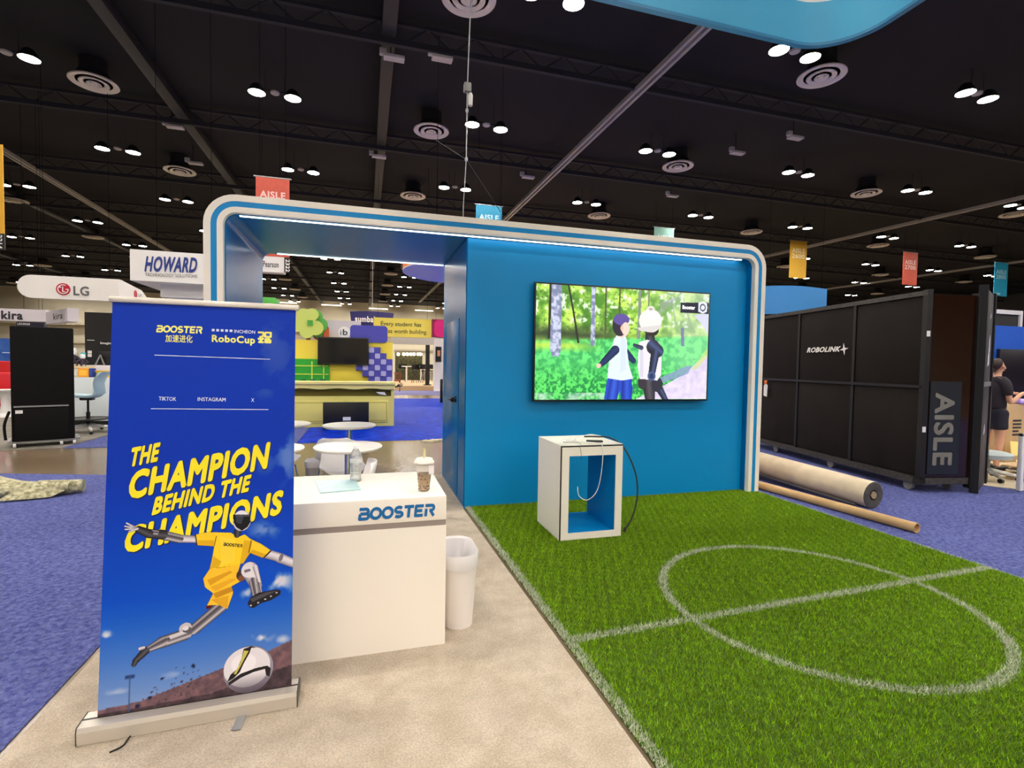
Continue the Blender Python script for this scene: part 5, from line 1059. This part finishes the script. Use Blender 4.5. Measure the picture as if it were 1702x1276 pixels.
put_text('2214', Vector((q0-.12, 12.99, z0-.03)), (0, 0, -1), (1, 0, 0), .09, SIGNW, t, width=(z0-zb)*.85, bold=.02); hang(t, [(x1-.1, 13.01, z1), (x1-1.1, 13.01, z1)])

# ================================================================== overhead ring sign
RZ0, RXo, RYo, RS = 5.0, 4.95, 4.50, 5.4; rc = .6
def rring(b, off, th, z0, z1, m=0):
    def path(o):
        P = []; x0, x1, y0, y1 = RXo-RS+o, RXo-o, RYo-RS+o, RYo-o; r = rc-o
        for cx, cy, a0 in ((x1-r, y1-r, 0), (x0+r, y1-r, 90), (x0+r, y0+r, 180), (x1-r, y0+r, 270)): P += [(cx+r*math.cos(math.radians(a0+k*9)), cy+r*math.sin(math.radians(a0+k*9))) for k in range(11)]
        return P
    A, C = path(off), path(off+th); n = len(A); vs = [(x, y, z) for z in (z0, z1) for P in (A, C) for x, y in P]
    fs = [f for i in range(n) for j in [(i+1) % n] for f in ((i, j, n+j, n+i), (2*n+i, 3*n+i, 3*n+j, 2*n+j), (i, 2*n+i, 2*n+j, j), (n+i, n+j, 3*n+j, 3*n+i))]
    return b.add(vs, fs, m)
rg = T('overhead_ring_sign', 'big light blue rounded ring sign hung above the turf', 'hanging sign', (RXo-RS/2, RYo-RS/2, RZ0))
SKYB = M('ring_fabric', (70, 168, 206), .6)
rring(B(), 0, .05, RZ0, RZ0+.42).done('lower_band', SKYB, rg); rring(B(), .0, .05, RZ0+.42, RZ0+.85).done('white_stripe', SIGNW, rg); rring(B(), 0, .05, RZ0+.85, RZ0+1.3).done('upper_band', SKYB, rg)
rring(B(), -.004, .06, RZ0-.03, RZ0).done('bottom_tube', M('ring_edge', (44, 128, 170), .5), rg)
hang(rg, [(RXo-.6, RYo-.03, RZ0+1.3), (RXo-RS+.6, RYo-.03, RZ0+1.3), (RXo-.6, RYo-RS+.03, RZ0+1.3), (RXo-RS+.6, RYo-RS+.03, RZ0+1.3)])

# ================================================================== right side
# curved blue sign behind the crate
Yb = 22.; b = B(); n = 14; vs = []
P_ = [at(1262+ (1374-1262)*i/n, 500, Yb-1.6*math.sin(math.pi*(.15+.55*i/n))+1.6) for i in range(n+1)]
zb0 = at(1320, 506, Yb).z-.5; zt0 = at(1300, 473, Yb).z
vs = [(p.x, p.y, zb0) for p in P_]+[(p.x, p.y, zt0) for p in P_]; vs += [(x+.02, y+.12, z) for x, y, z in vs]; m_ = 2*(n+1)
fs = [(i, i+1, n+2+i, n+1+i) for i in range(n)]+[(m_+i, m_+n+1+i, m_+n+2+i, m_+i+1) for i in range(n)]+[(n+1+i, n+2+i, m_+n+2+i, m_+n+1+i) for i in range(n)]+[(i, m_+i, m_+i+1, i+1) for i in range(n)]+[(n, m_+n, m_+2*n+1, 2*n+1), (0, n+1, m_+n+1, m_)]
cs = T('curved_blue_sign', 'curved blue hanging sign behind the black crate', 'hanging sign', P_[n//2]); B().add(vs, fs).done('sign_band', M('sign_blue', (48, 128, 196), .5), cs); hang(cs, [(P_[2].x, P_[2].y+.05, zt0), (P_[-2].x, P_[-2].y+.05, zt0)])
# big black crate
A = Vector((6.734, 4.68, 0)); E = Vector((7.35, 8.02, 0)); d1 = (E-A).normalized(); d2 = Vector((d1.y, -d1.x, 0)); ZT = 2.535; ZB = .17; LL = (E-A).length+.6; WW = .70
cr = T('black_crate', 'large black panelled crate on casters with ROBOLINK lettering', 'crate', A+d1*2+d2*.3)
FB = M('crate_fabric', (32, 27, 25), .9, noise=(3, .3), spec=.2); Tc = frame(A, d1, n=(0, 0, 1))      # local x along the long side, local y = away from it (-d2)
sgn = -1 if (Tc.to_3x3() @ Vector((0, 1, 0))).dot(d2) < 0 else 1
def cbox(b, x0, x1, y0, y1, z0, z1, **k): y0, y1 = sorted((y0*sgn, y1*sgn)); return b.box(x0, x1, y0, y1, z0, z1, T=Tc, **k)
cbox(B(), .03, LL, .03, WW-.02, ZB+.02, ZT-.02).done('crate_core', M('crate_dark', (20, 18, 17), .7), cr, smooth=0)
def on_face(px, py, off=-.004):
    dd = ray(px, py); nn = d2; t_ = (A+d2*off-EYE).dot(nn)/dd.dot(nn); return EYE+dd*t_
xs = [0.0, (on_face(1418, 640)-A).dot(d1), (on_face(1326, 640)-A).dot(d1), (on_face(1255, 640)-A).dot(d1), LL+.3]; LL += .3
for i in range(4):
    for (za, zc) in ((ZB+.05, 1.33), (1.37, ZT-.05)): cbox(B(), xs[i]+.04, xs[i+1]-.02, .0, .03, za, zc, bev=.008).done('side_panel', FB, cr)
for i in range(4): cbox(B(), xs[i]-.015, xs[i]+.035, -.014, .03, ZB, ZT).done('upright', BLACKM, cr, smooth=0)
cbox(B(), 0, LL, -.02, .03, 1.33, 1.37).done('mid_rail', BLACKM, cr, smooth=0); cbox(B(), -.02, LL, -.02, .05, ZT-.04, ZT+.02).done('top_rail', M('worn_rail', (66, 61, 56), .6, noise=(30, .8), col2=(30, 28, 26)), cr, smooth=0)
cbox(B(), -.03, LL, -.04, .06, ZB-.05, ZB+.03).done('bottom_rail', M('worn_rail'), cr, smooth=0); cbox(B(), -.03, .05, -.04, WW, ZB-.05, ZB+.03).done('bottom_rail', M('worn_rail'), cr, smooth=0)
cbox(B(), -.02, .0, .04, WW-.03, ZB+.04, ZT-.03).done('glossy_end_panel', M('brown_gloss', (34, 15, 8), .08), cr, smooth=0)
cbox(B(), -.03, .04, -.02, .05, ZB, ZT+.03).done('corner_post', BLACKM, cr, smooth=0); cbox(B(), -.05, .04, WW-.04, WW+.02, ZB-.1, ZT+.0).done('corner_post', BLACKM, cr, smooth=0)
for z in (1.98, .78): cbox(B(), -.034, -.028, -.016, .03, z, z+.07).done('white_tag', WPLAST, cr, smooth=0)
for xx in (.2, 1.6, 3.0, 4.2):
    for yy in (.06, WW-.1): p = Tc @ Vector((xx, yy*sgn, .075)); B().cyl(p-d2*.02, p+d2*.02, .07, n=16).box(-.05, .05, -.03, .03, .05, .10, T=Matrix.Translation(p)).done('caster', M('caster_grey', (140, 138, 134), .5), cr)
u_ = -d1; q = at(1340.5, 586, 6.4)
def on_face(px, py, off=-.004):
    dd = ray(px, py); nn = d2; t_ = (A+d2*off-EYE).dot(nn)/dd.dot(nn); return EYE+dd*t_
a = on_face(1341, 585.5, -.02); c = on_face(1397, 585, -.02); dv = c-a; dv.z = 0
put_text('ROBOLINK', a, dv, RZ, .078, SIGNW, cr, width=dv.length, bold=.035, shear=.35)
q = on_face(1403, 580, -.02); b = B(); ud = dv.normalized()
b.prism([(.09*(1 if k % 2 == 0 else .26)*math.cos(k*math.pi/4+.15), .09*(1 if k % 2 == 0 else .26)*math.sin(k*math.pi/4+.15)) for k in range(8)], 0, .004, frame(q, ud, (0, 0, 1))); b.done('star_mark', SIGNW, cr, smooth=0)
# dark board with sideways AISLE letters on the crate's end panel, and its loose door
q0 = Tc @ Vector((-.034, .12*sgn, 0)); ab = T('aisle_letter_board', 'dark board with sideways AISLE letters against the crate end', 'sign', (q0.x, q0.y, ZB))
cbox(B(), -.034, -.022, .07, .50, ZB+.08, 1.42).done('board', M('board_teal_dark', (24, 29, 33), .35), ab, smooth=0)
w3 = (Tc.to_3x3() @ Vector((0, sgn, 0))); o_ = Tc @ Vector((-.0345, .15*sgn, 1.28)); put_text('AISLE', o_, (0, 0, -1), w3, .26, M('board_letter_grey', (116, 113, 104), .6), ab, width=.92, bold=.03)
B0 = Tc @ Vector((-.04, (WW+.03)*sgn, 0)); dl = Vector((.90, .44, 0)).normalized()
dp = T('loose_door_panel', 'black door panel with white scuffs standing open beside the crate', 'door panel', B0)
Td = frame(B0, dl, n=(0, 0, 1)); DLn = .95
B().box(0, DLn, -.03, .03, .012, 2.60, T=Td, bev=.008).done('door_leaf', M('door_charcoal', (58, 54, 60), .6, noise=(6, .4)), dp)
B().box(-.03, .03, -.045, .045, .012, 2.64, T=Td).done('hinge_post', BLACKM, dp, smooth=0); B().box(DLn-.12, DLn+.02, -.05, .05, .012, 2.62, T=Td).done('latch_post', BLACK, dp, smooth=0)
for (s0, s1, z0, z1) in [(.42, .62, 1.62, 1.82), (.5, .62, 1.8, 2.04), (.38, .5, .72, .86), (.5, .6, 2.25, 2.33)]: B().prism([(s0, z0), (s1, z0+.03), (s1-.03, z1), (s0+.05, z1-.04)], 0, .002, T=frame(B0+Vector((dl.y, -dl.x, 0))*.0305, dl, (0, 0, 1))).done('white_scuff', M('scuff', (210, 205, 215), .8), dp, smooth=0)
B().box(-.02, DLn, -.045, -.03, 1.36, 1.42, T=Td).done('handle_bar', GREY, dp, smooth=0)
# tag on the far end of the crate
q = on_face(1273, 645, -.05); tg = T('hanging_tag', 'white tag with an orange clip hung beside the arch', 'tag', q); Tt = frame(q, ud, (0, 0, 1))
B().prism([(-.05, -.14), (.045, -.16), (.06, .05), (.0, .1), (-.05, .05)], 0, .012, Tt).done('white_tag', WPLAST, tg, smooth=0); B().box(-.035, .035, .08, .15, 0, .02, T=Tt, bev=.006).done('orange_clip', M('clip_orange', (240, 120, 50), .5), tg); B().cyl(Tt @ Vector((0, .14, .01)), Tt @ Vector((0, .14, -.05)), .006, n=6).done('peg', GREY, tg)
# carpet roll and cardboard tube
e0 = atz(1447, 845, .006); rd = .15; ax = (atz(1262, 794, .006)-e0); ax.z = .0; ax.normalize(); ax = Vector((ax.x, ax.y, .035)).normalized(); c0_ = e0+Vector((0, 0, rd))+Vector((ax.y, -ax.x, 0))*.03
rl = T('carpet_roll', 'thick beige carpet roll lying beside the turf edge', 'carpet roll', e0)
B().cyl(c0_, c0_+ax*4.0, rd, n=36, caps=False).done('outer_wrap', M('roll_backing', (214, 196, 168), .8, noise=(6, .3)), rl)
b = B(); Tr = frame(c0_, Vector((ax.y, -ax.x, 0)), (0, 0, 1))
for k in range(6): r_ = rd-.0035-k*.0145; b.lathe([(r_, 0), (r_+.002, .008 if k else .002), (r_-.009, .008), (r_-.012, 0)], n=32, T=Tr)
b.lathe([(.036, -.02), (rd-.004, -.01), (rd-.004, -.03), (.036, -.03)], n=32, T=Tr).done('spiral_layers', M('roll_pile', (96, 92, 90), .95, noise=(60, .7), bump=(90, .8)), rl)
B().lathe([(.034, .012), (.04, .012), (.04, -.4), (.034, -.4)], n=20, T=Tr).done('core_tube', M('core_card', (160, 140, 110), .7), rl)
B().tube([c0_+ax*(.1+k*.4)+Vector((-ax.y, ax.x, 0))*(rd*.9+.0)+Vector((0, 0, -rd+.022)) for k in range(9)], .016, 6).done('loose_edge', M('roll_edge', (70, 66, 70), .9), rl)
e1 = atz(1524, 886, .006); ax2 = (atz(1262, 812, .006)-e1); ax2.z = 0; ax2.normalize(); rt_ = .048; c1 = e1+Vector((0, 0, rt_+.001))
tb = T('cardboard_tube', 'long tan cardboard tube lying on the blue carpet', 'tube', e1); nn_ = 24; side = Vector((ax2.y, -ax2.x, 0))
Tt = frame(c1, side, (0, 0, 1)); B().lathe([(rt_-.006, -2.9), (rt_, -2.9), (rt_, 0), (rt_-.006, 0), (rt_-.006, -2.9)], n=nn_, T=Tt).done('tube_wall', M('cardboard', (206, 168, 116), .75, noise=(5, .35), col2=(176, 136, 88)), tb)
B().lathe([(rt_+.0006, -2.5), (rt_+.0006, -2.35)], n=nn_, T=Tt).done('stamped_print', M('stamp', (140, 106, 66), .8), tb)

# far right booth
x0, x1, z0, z1 = rect(1640, 543, 1790, 700, 9.6)
bb_ = T('blue_booth_wall', 'blue booth wall with a dark screen behind the woman', 'booth wall', ((x0+x1)/2, 9.7, 0)); B().box(x0, x1+1, 9.7, 9.9, .014, z1).done('wall_panel', M('royal_blue', (20, 86, 196), .5), bb_, smooth=0)
a0, a1, b0, b1 = rect(1660, 582, 1800, 720, 9.6); B().box(a0, a1+1, 9.6, 9.7, .4, b1, bev=.01).done('dark_screen', M('dark_screen', (20, 14, 26), .3), bb_)
fr = T('open_display_frame', 'white open frame and dark board above the blue booth wall', 'frame', at(1675, 530, 12)); x0, x1, z0, z1 = rect(1648, 515, 1700, 545, 12)
ring(B(), x0, x1, .014, z1, x0+.12, x1-.12, .02, z1-.14, 12, 12.1).done('frame', WPLAST, fr, smooth=0); B().box(x0+.12, x1-.12, 12.06, 12.1, z0-.4, z1-.14).done('board', M('board_dark', (40, 38, 40), .6), fr, smooth=0)
# cardboard boxes and flattened pile
KR = M('kraft', (196, 166, 126), .8, noise=(4, .3), col2=(168, 136, 98)); KRW = M('print_carton', (216, 206, 190), .7)
def carton(label, px0, py0, px1, py1, Y, dep, mat, zb=.014):
    x0, x1, _, z1 = rect(px0, py0, px1, py1, Y); t = T('carton', label, 'box', ((x0+x1)/2, Y+dep/2, zb)); B().box(x0, x1, Y, Y+dep, zb, z1, bev=.006).done('carton_body', mat, t); B().box((x0+x1)/2-.03, (x0+x1)/2+.03, Y-.002, Y+dep+.002, z1-.06, z1+.002).done('packing_tape', M('tape_tan', (206, 176, 130), .4), t, smooth=0); return t, x0, x1, z1
t, x0, x1, z1 = carton('tall kraft carton under the purple object', 1672, 671, 1760, 760, 5.9, .45, KR)
for k in range(5): B().box(x0+.16, x0+.16+random.uniform(.1, .25), 5.893, 5.899, z1-.3-.06*k, z1-.27-.06*k).done('printed_line', INK, t, smooth=0)
q = atz(1664, 700, .9)
carton('low white printed carton behind the grey chair seat', 1648, 738, 1668, 790, 6.35, .4, KRW)
fp = T('flattened_cartons', 'pile of flattened cartons on the pale floor cover', 'cartons', atz(1690, 790, .014))
for k in range(7):
    q = atz(1676+k*3, 788, .014); B().box(-.55, .55, -.24, .24, 0, .02, T=Matrix.Translation((9.50, 4.93, .02+k*.028)) @ Matrix.Rotation(.3+random.uniform(-.25, .25), 4, 'Z') @ Matrix.Rotation(random.uniform(-.015, .015), 4, 'X')).done('carton_sheet', [KR, KRW, M('kraft_light', (222, 200, 150), .8)][k % 3], fp, smooth=0)
q = at(1685, 745, 5.75); tag(B().prism([(-.22, -.12), (.2, -.1), (.24, .1), (-.1, .13)], 0, .012, T=frame((q.x, 5.72, q.z), (1, .1, 0), (0, .35, 1))).done('yellow_envelope', M('envelope', (236, 214, 130), .7), smooth=0), 'yellow padded envelope leaning on the kraft carton', 'envelope')
# purple object on the carton
q = at(1698, 668, 5.95); pp = T('purple_pouch', 'crumpled purple pouch the woman is handling', 'pouch', (q.x, q.y, q.z-.05))
b = B(); vs = []; n = 10
for i in range(7):
    for j in range(n): a = 2*math.pi*j/n; th = math.pi*i/6; r1 = 1+.16*math.sin(3*a+i*2); vs.append((q.x+.2*math.sin(th)*math.cos(a)*r1, q.y+.1*math.sin(th)*math.sin(a)*r1, q.z+.06*math.cos(th)))
B().add(vs, [(i*n+j, i*n+(j+1) % n, (i+1)*n+(j+1) % n, (i+1)*n+j) for i in range(6) for j in range(n)]).done('pouch_body', M('pouch_purple', (120, 80, 190), .35, noise=(14, .8), col2=(210, 190, 240)), pp, smooth=80)
# grey swivel chair base and seat
q = atz(1640, 795, .014); gc = T('grey_stool', 'pale grey swivel stool on a star base beside the door panel', 'stool', (q.x, q.y, .014)); zs = at(1655, 757, q.y).z
B().lathe([(0, zs-.05), (.26, zs-.03), (.28, zs+.03), (.2, zs+.06), (0, zs+.06)], n=24).done('seat', M('stool_seat', (176, 190, 192), .5), gc, local=True); B().cyl((0, 0, .1), (0, 0, zs-.04), .03, n=10).done('gas_lift', GREY, gc, local=True)
for k in range(5):
    a = k*2*math.pi/5+.35; lg = B().tube([(0, 0, .13), (.32*math.cos(a), .32*math.sin(a), .075)], [.04, .022], 8).done('base_leg', M('base_grey', (190, 188, 182), .4, .3), gc, local=True); B().cyl((.33*math.cos(a)-.02, .33*math.sin(a), .032), (.33*math.cos(a)+.02, .33*math.sin(a), .032), .032, n=10).done('caster', BLACK, lg, local=True)
q = atz(1694, 815, .014); wp = T('white_stand', 'white metal stand with upright post at the pale floor edge', 'stand', (q.x, q.y, .014)); zt3 = at(1694, 722, q.y).z
B().box(-.025, .025, -.025, .025, 0, zt3, bev=.004).done('post', WPLAST, wp, local=True); B().box(-.025, .6, -.025, .025, zt3-.04, zt3, bev=.004).done('arm', WPLAST, wp, local=True); B().box(.55, .6, -.025, .025, 0, zt3-.04, bev=.004).done('post', WPLAST, wp, local=True)

# ================================================================== the woman at the cartons
def skin_mesh(verts, edges, radii, root=0, sub=2):
    me = bpy.data.meshes.new('skin_tmp'); me.from_pydata(verts, edges, []); o = bpy.data.objects.new('skin_tmp', me); COL.objects.link(o)
    o.modifiers.new('s', 'SKIN').use_smooth_shade = True
    if not me.skin_vertices: me.skin_vertices.new()
    for i, r in enumerate(radii):
        q = me.skin_vertices[0].data[i]; q.radius = (r, r) if not isinstance(r, tuple) else r; q.use_root = (i == root)
    m = o.modifiers.new('d', 'SUBSURF'); m.levels = sub; m.render_levels = sub
    dg = bpy.context.evaluated_depsgraph_get(); ev = o.evaluated_get(dg); mm = ev.to_mesh()
    V = [v_.co[:] for v_ in mm.vertices]; F = [tuple(p.vertices) for p in mm.polygons]; ev.to_mesh_clear(); bpy.data.objects.remove(o); return V, F
pw = at(1654, 640, 5.5); pers = T('person', 'woman in dark t-shirt and shorts handling a purple pouch at cartons', 'person', (pw.x, pw.y, .014), -.2)
V0 = [(0, 0, .94), (.0, 0, 1.08), (.015, 0, 1.26), (.0, 0, 1.40), (.015, 0, 1.47), (.035, 0, 1.54), (.05, 0, 1.60), (.035, 0, 1.665), (.0, 0, 1.655)]
E0 = [(0, 1), (1, 2), (2, 3), (3, 4), (4, 5), (5, 6), (6, 7), (7, 8)]
R0 = [(.10, .12), (.085, .10), (.095, .115), (.075, .09), .05, .05, .07, .085, .07]
for s in (1, -1):
    k = len(V0)
    V0 += [(0, s*.15, 1.385), (-.01, s*.2, 1.27), (.02, s*.215, 1.07), (.18, s*.16, 1.13), (.33, s*.10, 1.20), (.385, s*.09, 1.215), (.43, s*.085, 1.215)]
    R0 += [.055, .043, .038, .034, .026, .032, .028]; E0 += [(3, k), (k, k+1), (k+1, k+2), (k+2, k+3), (k+3, k+4), (k+4, k+5), (k+5, k+6)]
    k = len(V0); V0 += [(.0, s*.085, .86), (.01, s*.095, .66), (.02, s*.1, .48), (-.02, s*.1, .28), (-.03, s*.1, .09), (.06, s*.11, .045), (.15, s*.115, .03)]
    R0 += [.085, .072, .056, .052, .036, .036, .026]; E0 += [(0, k), (k, k+1), (k+1, k+2), (k+2, k+3), (k+3, k+4), (k+4, k+5), (k+5, k+6)]
Vb, Fb = skin_mesh(V0, E0, R0)
b = B().add(Vb, Fb)
b.tube([(.10, 0, 1.64), (.148, 0, 1.612), (.16, 0, 1.60), (.13, 0, 1.592)], [.012, .016, .014, .012], 8)                   # nose
b.lathe([(0, -.03), (.012, -.02), (.016, .0), (.012, .02), (0, .03)], (.04, .083, 1.615), 8, sx=1.6).lathe([(0, -.03), (.012, -.02), (.016, .0), (.012, .02), (0, .03)], (.04, -.083, 1.615), 8, sx=1.6)   # ears
b.tube([(.123, -.022, 1.567), (.132, 0, 1.567), (.123, .022, 1.567)], .008, 6)                                            # lips
for s in (1, -1):                                                                                                          # fingers and thumb
    for k, (dy, L) in enumerate([(-.027, .075), (-.009, .085), (.009, .08), (.027, .062)]):
        y0 = s*.085+dy; b.tube([(.42, y0, 1.215), (.455+L*.2, y0, 1.215), (.455+L*.6, y0*.98, 1.2), (.455+L*.85, y0*.97, 1.172)], [.010, .0095, .0085, .007], 8)
    b.tube([(.375, s*.085-s*.028, 1.205), (.41, s*.085-s*.05, 1.195), (.445, s*.085-s*.055, 1.18)], [.012, .0105, .0085], 8)
b.done('body', SKIN, pers, smooth=80, local=True)
b = B()
for s in (1, -1): b.lathe([(0, -.009), (.008, -.005), (.009, 0), (.008, .005), (0, .009)], (.122, s*.032, 1.622), 8)
b.done('eyes', BLACK, pers, local=True)
tee = B()
v_, f_ = skin_mesh([(0, 0, .90), (0, 0, 1.08), (.015, 0, 1.26), (.005, 0, 1.37), (.008, 0, 1.445)], [(0, 1), (1, 2), (2, 3), (3, 4)], [(.16, .175), (.14, .155), (.15, .17), (.125, .15), (.08, .085)]); tee.add(v_, f_)
ys = [(-.003, -.21, 1.17), (-.01, -.207, 1.25), (-.008, -.19, 1.33), (0, -.13, 1.40), (0, 0, 1.40), (0, .13, 1.40), (-.008, .19, 1.33), (-.01, .207, 1.25), (-.003, .21, 1.17)]
v_, f_ = skin_mesh(ys, [(k, k+1) for k in range(8)], [.06, .06, .066, .08, .085, .08, .066, .06, .06], root=4); tee.add(v_, f_)
tee.done('t_shirt', M('tee_dark', (34, 28, 38), .85), pers, smooth=80, local=True)
Vs = [(0, 0, 1.02), (.0, 0, .88)]; Es = [(0, 1)]; Rs = [(.135, .16), (.14, .16)]
for s in (1, -1): k = len(Vs); Vs += [(.0, s*.085, .82), (.01, s*.095, .68), (.012, s*.097, .64)]; Rs += [.115, .105, .103]; Es += [(1, k), (k, k+1), (k+1, k+2)]
v_, f_ = skin_mesh(Vs, Es, Rs); B().add(v_, f_).done('shorts', M('shorts_navy', (22, 22, 40), .85), pers, smooth=80, local=True)
HAIR = M('hair_brown', (52, 32, 26), .6, noise=(30, .5))
v_, f_ = skin_mesh([(.075, 0, 1.70), (.02, 0, 1.69), (-.03, 0, 1.65), (-.045, 0, 1.59), (-.06, 0, 1.57), (-.09, 0, 1.585)], [(0, 1), (1, 2), (2, 3), (3, 4), (4, 5)], [(.045, .06), (.09, .085), (.09, .085), (.06, .065), .04, .05]); B().add(v_, f_).done('hair', HAIR, pers, smooth=80, local=True)
for s in (1, -1):
    B().tube([(-.09, s*.1, .05), (.02, s*.108, .05), (.12, s*.113, .045), (.19, s*.115, .035)], [.04, .047, .046, .03], 10).done('shoe', BLACK, pers, local=True)
